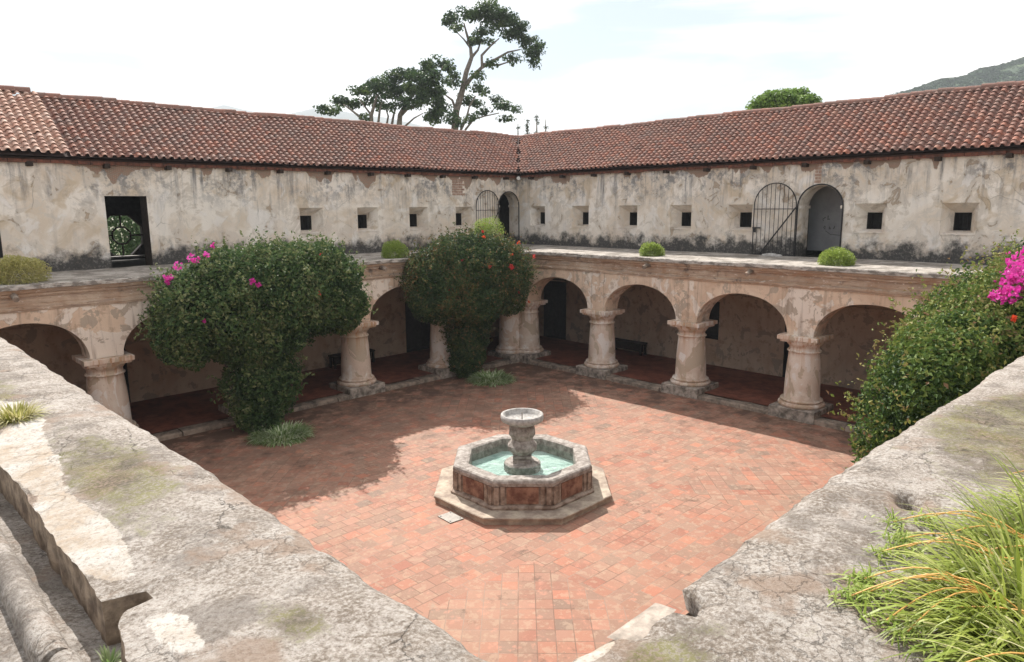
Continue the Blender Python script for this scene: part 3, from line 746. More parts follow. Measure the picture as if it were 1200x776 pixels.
# ---- the two far wings
wins = {'R': [-1.27, 1.02, 3.28, 5.50, 7.70, 11.64, 13.83, 16.05, 18.3], 'L': [7.22, 5.06, 2.86, .66]}
colsR = [4.045, 7.545, 11.045, 14.545]; colsL = [3.757, 7.267, 10.777, 14.287]
first_win = None
def wing(key, label, smax, cols, near_end):
    global first_win
    W = MAPS[key]
    root = empty('cloister_wing', W(9, -2.3, 0), label, 'building', 'wings around the courtyard')
    cc = [.45]+cols+[near_end-.45]
    arcade_wall(W, cc, root, 0.36, near_end-.36, M['arcade' if key == 'R' else 'arcade_l'])
    b = MB()
    for k, s in enumerate(cols): column_parts(root, W, s, 10+k*5+(50 if key == 'L' else 0))
    column_parts(root, W, .45, 91 if key == 'L' else 92, 0.0)
    cornice(W, root, .36, near_end-.36, seed=3 if key == 'R' else 8)
    ceiling(W, root, -3.3 if key == 'R' else -.3, 21)
    # terrace over the arcade
    b = MB(); ss = np.linspace(-2.36, 24, 220); oo = np.array([-2.37, -2.1, -1.7, -1.2, -.7, -.2, .1, .3, .45, .54, .575])
    P = np.array([[(s, o, 0) for o in oo] for s in ss]); fl = P.reshape(-1, 3)
    fl[:, 2] = T+.005+fbm(fl, 1.2, 4, 5)*.018+.03*np.clip((-fl[:, 1]-.2)/2, 0, 1); fl[:, 0] = np.maximum(fl[:, 0], fl[:, 1])
    fl[:, 2] = np.where(fl[:, 1] > .57, T-.02, fl[:, 2]); 
    if key == 'R': fl[:, 2] += .001
    b.grid(mapv(W, fl.reshape(P.shape))); b.build('terrace', M['terrace'], root, True)
    # upper wall
    holes = [(c-.42, c+.42, 4.955, 5.765, 0) for c in wins[key]]
    if key == 'R': holes.append((9.60, 10.87, 4.1, 6.30, .635))
    else: holes += [(-2.34, -1.22, 4.1, 6.33, .56), (12.22, 13.27, 4.1, 6.12, 0), (15.66, 16.7, 4.6, 5.48, 0)]
    uw = wall_with_holes(W, 'upper_wall', M['upper'], root, -2.364, -2.364, 24, 3.9, 7.0, holes)
    for c in wins[key]:
        o = window_obj(W, root, c, first_win); first_win = first_win or o
    return root, W
RW, WR = wing('R', 'right-hand two-storey cloister wing, four round arches and an open iron gate upstairs, brown tiled roof', 24, colsR, NY)
LW, WL = wing('L', 'left-hand two-storey wing with square doorway upstairs and orange patch in its tiled roof', 24, colsL, NX)
# corner pier core behind the two corner columns
b = MB(); b.box((-.36, -.36, 0), (.36, .36, 3.6)); b.rough(.01, 3); b.build('corner_pier', M['arcade'], RW)
b = MB(); b.box((-.60, -.60, 2.12), (.42, .42, 2.262)); b.rough(.008, 4); b.build('pier_cap', M['column'], RW)
b = MB(); b.box((.355, .355, 3.552), (.37, .37, 4.05)); b.build('cornice_corner', M['cornice'], RW)

back_wall(WR, RW, [(-1.8, -.5, .15, 2.72, 0), (5.35, 6.60, 1.08, 2.42, 0), (8.98, 9.95, .15, 2.15, 0), (13.2, 14.2, .15, 2.2, 0)])
back_wall(WL, LW, [(1.75, 2.95, .15, 2.15, 0), (12.9, 13.9, .15, 2.6, 0), (8.2, 8.9, .7, 1.7, 0)])
roof(WR, RW, 24, seed=3); roof(WL, LW, 22, split=14.0, seed=5)
# right wing gate and door
d = door_reveal(WR, RW, 9.60, 10.87, 6.30, .635, .72, 1.6)
ring(WR, d, 9.57, 10.90, 6.33, .665)
b = MB(); b.box((-3.9, 9.3, 4.30), (-3.84, 11.3, 6.6)); b.build('door_panel', M['panel'], d)
b = MB()   # worn dark writing and a cable line on the panel
random.seed(4)
for cx_, cz_ in ((9.78, 5.30), (9.93, 5.33), (9.80, 5.02), (9.96, 5.04), (10.08, 5.02)):
    p = [(-3.83, cx_+random.uniform(-.05, .05), cz_+random.uniform(-.08, .08)) for _ in range(4)]; b.tube(p, .011, 4)
b.tube([(-3.83, 9.85, 4.93), (-3.83, 10.0, 4.82), (-3.83, 10.4, 4.79), (-3.83, 10.9, 4.83)], .008, 4)
b.build('worn_marks', simple('faded_paint', (.17, .165, .17), .9), d)
gate(WR, RW, 8.19, 9.57, 6.40)
# brick strip over the right arch
b = MB()
for k in range(6):
    for q in (0, 1): b.box((-2.40, 10.02+.1*q+.01*(k % 2), 6.37+k*.095), (-2.352, 10.11+.1*q, 6.37+k*.095+.08))
b.build('exposed_brick', M['old_brick'], RW)
# left wing door, gate, wide doorway with the octagonal window behind
d = door_reveal(WL, LW, -2.34, -1.22, 6.33, .56, .55, 2.6)
ring(WL, d, -2.345, -1.19, 6.36, .578)
gate(WL, LW, -1.18, .10, 6.40, False)
b = MB()
for k in range(7):
    for q in range(3):
        s0 = .62+q*.21+(.1 if k % 2 else 0); b.box((s0, -2.40, 6.20+k*.092), (min(s0+.19, 1.24), -2.350, 6.20+k*.092+.075))
b.build('exposed_brick', M['old_brick'], LW)
a, c, zt = 12.22, 13.27, 6.12
b = MB(); P = [(a, 4.15), (a, zt), (c, zt), (c, 4.15)]
b.add([WL(s, -2.364, z) for s, z in P]+[WL(s, -2.95, z) for s, z in P], [(k, k+1, 5+k, 4+k) for k in range(3)])
dw = b.build('doorway', M['wood'], LW)
b = MB(); x0, x1, y0, y1, z0, z1 = 8.5, 14.5, -7.29, -2.96, 4.12, 6.9    # the room
b.add([(x0, y0, z0), (x1, y0, z0), (x1, y1, z0), (x0, y1, z0), (x0, y0, z1), (x1, y0, z1), (x1, y1, z1), (x0, y1, z1)],
      [(0, 1, 2, 3), (4, 5, 6, 7), (1, 2, 6, 5), (3, 0, 4, 7)]); b.build('room', M['dark'], dw)
b = MB(); b.add([(x0, y1, z0), (a, y1, z0), (a, y1, z1), (x0, y1, z1), (c, y1, z0), (x1, y1, z0), (x1, y1, z1), (c, y1, z1), (a, y1, zt), (c, y1, zt), (c, y1, z1), (a, y1, z1)], [(0, 1, 2, 3), (4, 5, 6, 7), (8, 9, 10, 11)])
b.build('room_front', M['dark'], dw)
OX, OZ, OR = 11.57, 4.90, .74    # octagonal window in the rear wall
def octp(r, k): t = math.radians(22.5+45*k); return OX+r*math.cos(t), OZ+r*math.sin(t)
def rectp(k):
    t = math.radians(22.5+45*k); q = (math.cos(t), math.sin(t)); sc = 1/max(abs(q[0]), abs(q[1]))
    return (OX+3.0*q[0]*sc if q[0]*sc > 0 else OX+3.0*q[0]*sc, OZ+(2.0 if q[1] > 0 else .78)*q[1]*sc)
b = MB()
for y in (-7.28, -7.62):
    V = [(*(octp(OR, k)), 0) for k in range(8)]+[(*rectp(k), 0) for k in range(8)]
    b.add([(p[0], y, p[1]) for p in V], [(k, (k+1) % 8, 8+(k+1) % 8, 8+k) for k in range(8)])
b.add([(octp(OR, k)[0], -7.28, octp(OR, k)[1]) for k in range(8)]+[(octp(OR, k)[0], -7.62, octp(OR, k)[1]) for k in range(8)], [(k, (k+1) % 8, 8+(k+1) % 8, 8+k) for k in range(8)])
b.build('room_rear', M['dark'], dw)
b = MB(); oi = .30
for k in range(8):
    p, q = octp(oi, k), octp(oi, (k+1) % 8); b.tube([(p[0], -7.3, p[1]), (q[0], -7.3, q[1])], .03, 4)
    p, q = octp(OR, k), octp(OR, (k+1) % 8); b.tube([(p[0], -7.3, p[1]), (q[0], -7.3, q[1])], .03, 4)
for dx, dz in ((1, 0), (-1, 0), (0, 1), (0, -1)): b.tube([(OX+dx*.28, -7.3, OZ+dz*.28), (OX+dx*.70, -7.3, OZ+dz*.70)], .028, 4)
b.build('octagonal_window', M['wood'], dw)
b = MB(); b.box((10.8, -7.27, 4.17), (12.3, -6.95, 4.225)); b.build('sill', M['stone_light'], dw)
b = MB(); b.add([(15.66, -2.364, 4.6), (16.7, -2.364, 4.6), (16.7, -2.364, 5.48), (15.66, -2.364, 5.48), (15.66, -3.2, 4.6), (16.7, -3.2, 4.6), (16.7, -3.2, 5.48), (15.66, -3.2, 5.48)],
      [(0, 1, 5, 4), (1, 2, 6, 5), (2, 3, 7, 6), (3, 0, 4, 7), (4, 5, 6, 7)]); b.build('window', M['dark'], LW)
# rear walls, ends of the upper storey
b = MB(); b.add([WR(-7.4, -7.4, 0), WR(24, -7.4, 0), WR(24, -7.4, 7.2), WR(-7.4, -7.4, 7.2), WR(24, -2.36, 0), WR(24, -2.36, 7), WR(24, -4.9, 8.8)], [(0, 1, 2, 3), (1, 4, 5, 6, 2)])
b.build('rear_wall', M['upper'], RW)
b = MB(); b.add([WL(-7.4, -7.4, 0), WL(8.56, -7.4, 0), WL(8.56, -7.4, 7.2), WL(-7.4, -7.4, 7.2), WL(14.56, -7.4, 0), WL(22, -7.4, 0), WL(22, -7.4, 7.2), WL(14.56, -7.4, 7.2),
                 WL(8.56, -7.4, 4.13), WL(14.56, -7.4, 4.13), WL(8.56, -7.4, 6.9), WL(14.56, -7.4, 6.9), WL(22, -2.36, 0), WL(22, -2.36, 7), WL(22, -4.9, 8.8)],
      [(0, 1, 2, 3), (4, 5, 6, 7), (1, 4, 9, 8), (10, 11, 7, 2), (5, 12, 13, 14, 6)])
b.build('rear_wall', M['upper'], LW)
for s in (6.21, 9.62, 15.9): spout(WR, RW, s)
for s in (16.0, 6.5): spout(WL, LW, s)
# valley gutter between the two roofs
b = MB(); b.tube([(-2.16, -2.16, 7.16), (-4.9, -4.9, 8.95)], .035, 6); b.build('valley_gutter', M['roof_under'], RW)

# ------------------------------------------------------------------ the two near wings (their wide copings are underfoot)
def hslab(P):
    return fbm(P*np.array([1, 1, 0]), 1.1, 4, 21)*.028+fbm(P*np.array([1, 1, 0]), 7, 4, 33)*.009
def blob(P, cx, cy, rx, ry, rot=0):
    x = P[:, 0]-cx; y = P[:, 1]-cy; c, s = math.cos(rot), math.sin(rot)
    u = (x*c+y*s)/rx; v = (-x*s+y*c)/ry; return np.exp(-(u*u+v*v)*.7)
def slab_attrs(P):
    z = fbm(P, 2.0, 4, 77)
    moss = blob(P, 17.80, 14.25, .26, .75)*1.15+blob(P, 13.25, 18.15, .75, .40)*1.5+blob(P, 12.3, 18.3, .9, .5)*1.2+blob(P, 17.0, 17.75, .35, .16)*.9+blob(P, 18.0, 11.5, .25, .8)*.7+blob(P, 17.75, 16.6, .12, .14)*1.0+z*.3
    white = blob(P, 18.14, 15.15, .13, .55)*1.5+blob(P, 18.12, 13.7, .14, .6)*1.35+blob(P, 17.95, 12.4, .2, .9)*.9+blob(P, 18.1, 16.35, .12, .3)*.8+blob(P, 17.05, 17.52, .16, .07)*1.0-.22
    return {'moss': moss, 'white': white}
def in_edge_x(y):
    y = np.asarray(y, float); P = np.stack([y*0, y, y*0], 1)
    return 17.34+vnoise(P, 1.2, 3)*.022+vnoise(P, 6, 4)*.010+vnoise(P, 17, 4)*.005
def in_edge_y(x):
    x = np.asarray(x, float); P = np.stack([x, x*0, x*0], 1)
    e = 17.49+vnoise(P, .9, 5)*.02+vnoise(P, 6, 6)*.012+vnoise(P, 17, 6)*.006+np.interp(x, [9, 11, 13.5, 15.5, 16.5, 17.4], [0, -.01, -.05, -.04, .02, .0])
    # broken-out bite in the coping
    e = e+np.clip(1-((x-16.54)/.085)**2, 0, 1)**.5*.13+np.clip((x-16.54)/.05, 0, 1)*np.clip((16.92-x)/.06, 0, 1)*.035
    return e
def out_edge_x(y):
    y = np.asarray(y, float); P = np.stack([y*0, y, y*0], 1)
    e = 18.24+vnoise(P, 2.2, 8)*.010+vnoise(P, 9, 9)*.006+vnoise(P, 30, 9)*.003
    notch = np.clip((y-15.84)/.02, 0, 1)*np.clip((15.99-y)/.02, 0, 1)
    e = e-notch*.16; e = e+np.clip((y-16.0)/.8, 0, 1)*.12-np.clip(1-abs(y-16.0)/.07, 0, 1)*.03*(y > 15.99)
    return e

label_nl = 'near wing whose broad lichen-covered coping crosses the lower left, with drain channel alongside'
label_nr = 'near wing whose broad grey coping crosses the lower right, under the striped grass'
NL = empty('cloister_wing', (NX+1, 9, 0), label_nl, 'building', 'wings around the courtyard')
NR = empty('cloister_wing', (9, NY+1, 0), label_nr, 'building', 'wings around the courtyard')
for root, key, cols, end in ((NL, 'NL', colsR, NY), (NR, 'NR', colsL, NX)):
    W = MAPS[key]; arcade_wall(W, [.45]+cols+[end-.45], root, .36, end-.36, M['arcade'])
    for k, s in enumerate(cols): column_parts(root, W, s, 200+k*3)
    cornice(W, root, .36, end-.36, top_slab=False, seed=13)
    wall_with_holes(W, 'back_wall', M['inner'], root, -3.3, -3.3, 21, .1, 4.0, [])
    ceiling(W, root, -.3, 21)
# coping of the near left wing
ys = np.concatenate([np.arange(-.0, 10, .06), np.arange(10, 18.9, .022)]); nu = 44
uu = np.linspace(0, 1, nu); P = np.zeros((len(ys), nu+5, 3)); xi, xo = in_edge_x(ys), out_edge_x(ys)
# past the inner corner the slab simply continues to the right wing
xi = np.where(ys > 17.49, np.maximum(xi, 17.34), xi)
for j, u in enumerate(uu):
    P[:, j, 0] = xi+(xo-xi)*u; P[:, j, 1] = ys
    e0 = (xo-xi)*u; e1 = (xo-xi)*(1-u)
    Q = P[:, j].copy(); z = T+hslab(Q)
    din = np.where(ys < 17.47, e0, 1.0)
    z -= .035*np.exp(-din/.035)
    z += .03*np.exp(-((e1-.0)/.28)**4)*0+.02*np.sin(PI*u)
    P[:, j, 2] = z
top = P[:, :nu].copy()
prof = np.zeros((len(ys), 1, 3))
dn_in = top[:, :1].copy(); dn_in[..., 2] = 4.04; dn_in[..., 0] += .02; dn_in[ys > 17.47, :, 2] = T-.02; dn_in[ys > 17.47, :, 0] = 17.36
sd = np.repeat(top[:, -1:], 9, 1)
for k in range(9): sd[:, k, 2] = top[:, -1, 2]-.001-(top[:, -1, 2]-3.90)*k/8
F_ = sd.reshape(-1, 3); k_ = np.tile(np.minimum(1, np.arange(9)/2.), len(ys)); F_ = F_+np.stack([fbm(F_, 9, 3, 60), fbm(F_, 9, 3, 61), fbm(F_, 9, 3, 62)], 1)*.006
F_[:, 0] += fbm(F_, 9, 4, 15)*.012*k_-.004*k_
sb = MB(); sb.grid(F_.reshape(sd.shape))
P = np.concatenate([dn_in, top], 1)
b = MB(); b.grid(P); fl = P.reshape(-1, 3); b.v = [fl+np.stack([fbm(fl, 9, 3, 60+k) for k in range(3)], 1)*.006]
cpo = b.build('coping', M['slab'], NL, True, attrs=slab_attrs(fl)); sb.build('coping_edge', M['slab_edge'], cpo)
# coping of the near right wing
xs = np.concatenate([np.arange(.58, 9, .08), np.arange(9, 17.36, .022)]); xs = np.append(xs, 17.36); nv = 60
vv = np.linspace(0, 1, nv)**1.0; yi = in_edge_y(xs); yo = 19.5
P = np.zeros((len(xs), nv, 3))
for j, u in enumerate(vv):
    P[:, j, 0] = xs; P[:, j, 1] = yi+(yo-yi)*u; e0 = (yo-yi)*u
    Q = P[:, j].copy(); z = T+hslab(Q)
    z -= .03*np.exp(-e0/.035)
    z -= .20*blob(Q, 14.83, 17.90, .12, .065, .2)**3      # rain hole
    z += .02*np.sin(PI*min(1, u*2))
    P[:, j, 2] = z
dn = P[:, :1].copy(); dn[..., 2] = 4.05; dn[..., 1] += .025
P = np.concatenate([dn, P], 1); b = MB(); b.grid(P); fl = P.reshape(-1, 3); b.v = [fl+np.stack([fbm(fl, 9, 3, 60+k) for k in range(3)], 1)*.006]
b.build('coping', M['slab'], NR, True, attrs=slab_attrs(fl))
# corner piece joining both copings
b = MB(); P = np.array([[(x, y, 0) for y in np.arange(18.88, 19.6, .05)] for x in np.arange(17.34, 18.45, .05)]); fl = P.reshape(-1, 3); fl[:, 2] = T-.012+hslab(fl); b.grid(fl.reshape(P.shape))
b.build('coping_corner', M['slab_side'], NR, True)
# bare red stone of the broken lip below the bite
b = MB(); b.grid([[(x, y, 4.135+.004*k) for k, y in enumerate((17.475, 17.50, 17.58))] for x in (16.62, 16.7, 16.8, 16.93)]); b.rough(.02, 8, 3); b.build('broken_lip', M['plinth'], NR)
# roof deck behind the left coping, drain channel, rounded kerb
b = MB(); P = np.array([[(x, y, 0) for x in np.arange(18.0, 24, .12)] for y in np.arange(0, 24, .12)]); fl = P.reshape(-1, 3)
fl[:, 2] = 3.955+fbm(fl, 1.5, 4, 9)*.012-.02*(fl[:, 0] < 18.36)+np.clip(.0*(fl[:, 0]), 0, 0); b.grid(fl.reshape(P.shape)); b.build('roof_deck', M['slab_side'], NL, True)
b = MB(); P = np.array([[(x, y, 3.95) for x in np.arange(0, 18.1, .3)] for y in np.arange(19.3, 24, .3)]); b.grid(P); b.build('roof_deck', M['slab_side'], NR)
for (ya, yb, xa, xb) in ((9.5, 13.2, 18.43, 18.43), (13.24, 15.92, 18.43, 18.435), (15.95, 17.6, 18.42, 18.47)):
    b = MB(); n = int((yb-ya)/.05); a = np.linspace(-.1, PI+.1, 14)
    P = [[(xa+(xb-xa)*i/n+.066*math.cos(t), ya+(yb-ya)*i/n, 3.955+.105*max(-.2, math.sin(t))**.8 if math.sin(t) > 0 else 3.94) for t in a] for i in range(n+1)]
    b.grid(P); b.add(P[-1], [tuple(range(14))]); b.add(P[0], [tuple(range(13, -1, -1))]); b.rough(.007, 5, 5); b.build('channel_kerb', M['slab_side'], NL, True)

# ------------------------------------------------------------------ fountain
FX, FY = 9.09, 9.20
FT = empty('fountain', (FX, FY, 0), 'octagonal stone fountain with turquoise water in the middle of the tiled courtyard', 'fountain')
def op(R, k, z): t = math.radians(22.5+45*k); return (FX+R*math.cos(t), FY+R*math.sin(t), z)
def octrings(b, rings, n=6):
    P = []
    for R, z in rings:
        r = []
        for k in range(8):
            p, q = op(R, k, z), op(R, k+1, z)
            for i in range(n): r.append([p[j]+(q[j]-p[j])*i/n for j in range(3)])
        P.append(r)
    b.grid(P, wrap=True)
b = MB(); octrings(b, [(1.86, -.02), (1.87, .09), (1.89, .10), (1.90, .135), (1.885, .15), (1.3, .15)], 10); b.rough(.012, 4, 2); b.build('base_step', M['stone_step'], FT)
b = MB(); octrings(b, [(1.545, .14), (1.55, .19), (1.50, .215), (1.455, .22), (1.44, .56), (1.455, .59), (1.20, .59)], 6); b.rough(.008, 5, 6); bs = b.build('basin', M['basin_side'], FT)
b = MB(); octrings(b, [(1.45, .585), (1.485, .595), (1.495, .66), (1.475, .70), (1.44, .72), (1.21, .722), (1.165, .70), (1.15, .45), (1.15, .22)], 8); b.rough(.007, 7, 7); b.build('rim', M['stone'], bs)
b = MB(); octrings(b, [(1.16, .42), (.01, .42)], 1); b.build('basin_floor', M['pool'], bs)
for k in range(8):
    # red panel between two pilasters on each side
    A, B = Vector(op(1.462, k, .25)), Vector(op(1.462, k+1, .25)); n_ = Vector((math.cos(math.radians(45+45*k)), math.sin(math.radians(45+45*k)), 0))
    def bar(f0, f1, z0, z1, dep, mat, name):
        b = MB(); p, q = A.lerp(B, f0), A.lerp(B, f1); V = []
        for d_ in (-.02, dep):
            for pp, zz in ((p, z0), (q, z0), (q, z1), (p, z1)): V.append((pp.x+n_.x*d_, pp.y+n_.y*d_, zz))
        b.add(V, [(0, 1, 2, 3), (4, 5, 6, 7), (0, 1, 5, 4), (1, 2, 6, 5), (2, 3, 7, 6), (3, 0, 4, 7)]); b.rough(.004, 9, k); return b.build(name, mat, bs)
    bar(.23, .77, .245, .575, .004, M['panel_red'], 'panel')
    bar(.02, .10, .225, .585, .035, M['basin_side'], 'pilaster'); bar(.13, .20, .225, .585, .02, M['basin_side'], 'pilaster')
    bar(.80, .87, .225, .585, .02, M['basin_side'], 'pilaster'); bar(.90, .98, .225, .585, .035, M['basin_side'], 'pilaster')
b = MB(); P = [[op(R, k/4, .565) for k in range(0, 32)] for R in (1.16, .01)]
b = MB(); octrings(b, [(1.158, .57), (.01, .57)], 2); b.build('water', M['water'], FT)
def sqlathe(b, prof, seg=8, ph=22.5):
    P = [[(FX+r*math.cos(math.radians(ph+360*k/seg)), FY+r*math.sin(math.radians(ph+360*k/seg)), z) for k in range(seg)] for r, z in prof]; b.grid(P, wrap=True)
b = MB(); sqlathe(b, [(.38, .30), (.38, .56), (.34, .60), (.02, .605)], 24); sqlathe(b, [(.27, .60), (.27, .66), (.22, .67), (.22, .69), (.27, .70), (.27, .75), (.20, .77)], 4, 0)
sqlathe(b, [(.20, .76), (.24, .80), (.315, .88), (.32, .95), (.25, 1.02), (.215, 1.07), (.245, 1.14), (.29, 1.20), (.28, 1.29), (.23, 1.36), (.195, 1.40), (.20, 1.43)], 8)
b.rough(.004, 8, 3); b.build('pedestal', M['stone'], FT)
b = MB(); b.lathe((FX, FY), [(.0, 1.37), (.20, 1.37), (.25, 1.385), (.335, 1.425), (.375, 1.455), (.405, 1.465), (.43, 1.475), (.44, 1.53), (.43, 1.60), (.395, 1.605), (.375, 1.59), (.35, 1.52), (.20, 1.485), (.0, 1.48)], 48)
b.rough(.003, 9, 4); bw = b.build('bowl', M['stone_light'], FT, True)
b = MB(); b.tube([(FX, FY, 1.48), (FX, FY, 1.63)], .012, 6); b.build('jet_pipe', M['metal_pale'], bw)
b = MB(); t0 = math.radians(20)
V = [(10.42, 8.62), (10.72, 8.82), (10.60, 9.12), (10.29, 8.90)]
V = [(10.93, 8.38), (11.20, 8.60), (11.02, 8.80), (10.76, 8.58)]
V = [(10.90, 9.06), (11.20, 9.04), (11.22, 9.44), (10.92, 9.47)]
b.add([(x, y, z) for z in (.0, .022) for x, y in V], [(0, 1, 2, 3), (4, 5, 6, 7), (0, 1, 5, 4), (1, 2, 6, 5), (2, 3, 7, 6), (3, 0, 4, 7)])
dc = tag(b.build('drain_cover', M['metal_pale'], origin=(11.06, 9.25, 0)), 'small pale metal drain cover with screws beside the fountain step', 'drain cover')
b = MB()
for x, y in V:
    x_, y_ = x*.75+11.06*.25, y*.75+9.25*.25; b.lathe((x_, y_), [(.0, .026), (.014, .026), (.014, .02)], 8)
b.build('screw', M['iron'], dc)

# ------------------------------------------------------------------ foliage
def leaves(b, C, N, size, tint, aspect=.55, fold=.25):
    """folded leaf quads at points C with normals N"""
    n = len(C); N = N/np.linalg.norm(N, axis=1, keepdims=True)
    a = RG.normal(size=(n, 3)); a -= (a*N).sum(1, keepdims=True)*N; a /= np.linalg.norm(a, axis=1, keepdims=True); c = np.cross(N, a)
    s = size*RG.uniform(.6, 1.25, n)[:, None]
    V = np.stack([C-a*s*.5, C+c*s*aspect*.5+N*s*fold*.5, C+a*s*.5-N*s*.15, C-c*s*aspect*.5+N*s*fold*.5], 1).reshape(-1, 3)
    i = np.arange(n)*4
    F = np.stack([i, i+1, i+2, i+3], 1)
    b.add(V, F.tolist(), np.repeat(tint, 4))
def shell(ells, n, depth=(.72, 1.04), bump=.10, seed=1, zmin=None):
    """points near the lumpy outer surface of a union of ellipsoids"""
    E = np.array([e[:6] for e in ells], float); wgt = np.array([(e[3]*e[4]+e[4]*e[5]+e[3]*e[5]) for e in ells]); wgt /= wgt.sum()
    k = RG.choice(len(E), n*2, p=wgt); d = RG.normal(size=(n*2, 3)); d /= np.linalg.norm(d, axis=1, keepdims=True)
    r = depth[0]+(depth[1]-depth[0])*np.sqrt(RG.random(n*2)); R = E[k, 3:]
    P = E[k, :3]+d*R
    f = 1+fbm(P, 1.1, 2, seed)*bump*1.05+fbm(P, 3.0, 2, seed+3)*bump*1.2
    P = E[k, :3]+d*R*(r*f)[:, None]
    keep = np.ones(len(P), bool)
    for j, e in enumerate(E):
        q = (((P-e[:3])/e[3:])**2).sum(1); keep &= ~((q < (depth[0]-.05)**2) & (k != j))
    if zmin is not None: keep &= P[:, 2] > zmin
    P = P[keep][:n]; d = (d/R)[keep][:n]; d /= np.linalg.norm(d, axis=1, keepdims=True)
    return P, d, r[keep][:n]
def clump_tint(P, seed, lo=0, hi=1, f=1.6):
    t = .42+fbm(P, f, 3, seed)*.5+RG.normal(size=len(P))*.16
    return np.clip(lo+(hi-lo)*t, 0.01, .99)
def stems(b, base, ends, r0=.05, wob=.15):
    for e in ends:
        p0 = Vector(base)+Vector((random.uniform(-.15, .15), random.uniform(-.1, .1), 0)); e = Vector(e); n = 6; pts = []
        for i in range(n+1):
            t = i/n; p = p0.lerp(e, t); p.z = p0.z+(e.z-p0.z)*t**.8; 
            if 0 < i < n: p += Vector((random.uniform(-wob, wob), random.uniform(-wob, wob), 0))
            pts.append(p)
        b.tube(pts, [r0*(1-.75*i/n) for i in range(n+1)], 6)
def bush(name, base, ells, n, size, mat, label, group, flowers, stemends, seed):
    root = empty(name, base, label, 'bush', group); b = MB()
    P, d, r = shell(ells, n, (.70, 1.04), .15, seed)
    N = d*1.0+RG.normal(size=P.shape)*.75+np.array([0, 0, .35])
    t = clump_tint(P, seed)+fbm(P, .9, 2, seed+5)*(.35 if mat is M['bush_y'] else .1)+fbm(P, 7, 2, seed+8)*.22+(RG.random(len(P)) < .10)*.35
    leaves(b, P, N, size, np.clip(t, .01, .99))
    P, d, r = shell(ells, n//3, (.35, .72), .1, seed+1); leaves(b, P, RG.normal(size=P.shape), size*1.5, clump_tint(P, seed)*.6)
    # sprays that stick out of the clipped outline
    P, d, r = shell(ells, 700, (1.0, 1.02), .13, seed)
    for p, q in zip(P, d):
        if q[2] < -.2: continue
        k = RG.integers(5, 12); L = RG.uniform(.12, .46); dv = q+RG.normal(size=3)*.35+np.array([0, 0, .3]); dv /= np.linalg.norm(dv)
        C = p+dv*np.linspace(0, L, k)[:, None]+RG.normal(size=(k, 3))*.025
        leaves(b, C, RG.normal(size=(k, 3))+dv*.3, size*.85, np.clip(RG.normal(.75, .15, k), 0, .99))
    b.build('foliage', mat, root)
    b = MB(); stems(b, base, stemends); b.build('stem', M['stem'], root, True)
    for (fm, fname, pts) in flowers:
        for (c, rad, m) in pts:
            b = MB(); q_ = RG.normal(size=(m, 3)); q_ /= np.linalg.norm(q_, axis=1, keepdims=True); C = np.array(c)+q_*(RG.random((m, 1))**.6)*rad*.85; leaves(b, C, RG.normal(size=(m, 3))+np.array([.4, .4, .5]), .075, RG.random(m), .85, .3); b.build(fname, M[fm], root)
    return root
E1 = [(10.4, 1.35, 3.55, 2.35, 1.35, 1.35), (12.1, 1.4, 3.25, 1.35, 1.15, 1.15), (9.2, 1.5, 3.5, 1.25, 1.2, 1.15), (11.0, 1.5, 2.5, 1.3, .95, .8), (11.0, 1.5, 1.3, .95, .75, 1.1), (11.2, 1.6, .55, .62, .5, .65), (8.7, 1.5, 3.0, .75, .9, .7), (12.8, 1.3, 2.7, .75, .8, .75)]
bush('bougainvillea', (11.1, 1.5, 0), E1, 46000, .112, M['bush'], 'large dark green mushroom-shaped bougainvillea with magenta sprigs, standing before the left wing', 'clipped bougainvilleas in the courtyard',
     [('magenta', 'flower_cluster', [((13.15, 1.6, 4.15), .16, 60), ((13.0, 1.8, 4.45), .14, 16), ((12.65, 1.9, 4.6), .16, 34), ((12.4, 2.0, 4.7), .12, 12), ((11.6, 2.62, 4.05), .09, 26), ((11.45, 2.62, 3.95), .08, 22), ((12.2, 1.9, 4.9), .1, 14), ((12.7, 2.4, 3.2), .08, 14)]),
      ('red', 'flower_cluster', [((9.9, 2.7, 3.6), .05, 12), ((9.5, 2.2, 4.55), .06, 14)])],
     [(10.3, 1.4, 3.2), (11.9, 1.4, 3.0), (9.4, 1.4, 3.3), (11.2, 1.9, 2.5), (12.6, 1.3, 2.9), (10.6, 2.2, 2.6)], 41)
E2 = [(3.4, 1.1, 3.75, 2.1, 1.3, 1.12), (4.75, 1.1, 3.45, 1.2, 1.05, .95), (2.3, 1.3, 3.5, 1.1, 1.15, 1.0), (3.5, 1.3, 2.5, 1.1, .85, .8), (3.5, 1.05, 1.5, .82, .6, 1.1), (3.5, 1.0, .7, .7, .5, .75), (5.0, 1.2, 2.85, .85, .85, .75), (2.2, 1.4, 2.85, .9, .9, .75), (3.6, 1.6, 2.75, 1.5, .9, .75)]
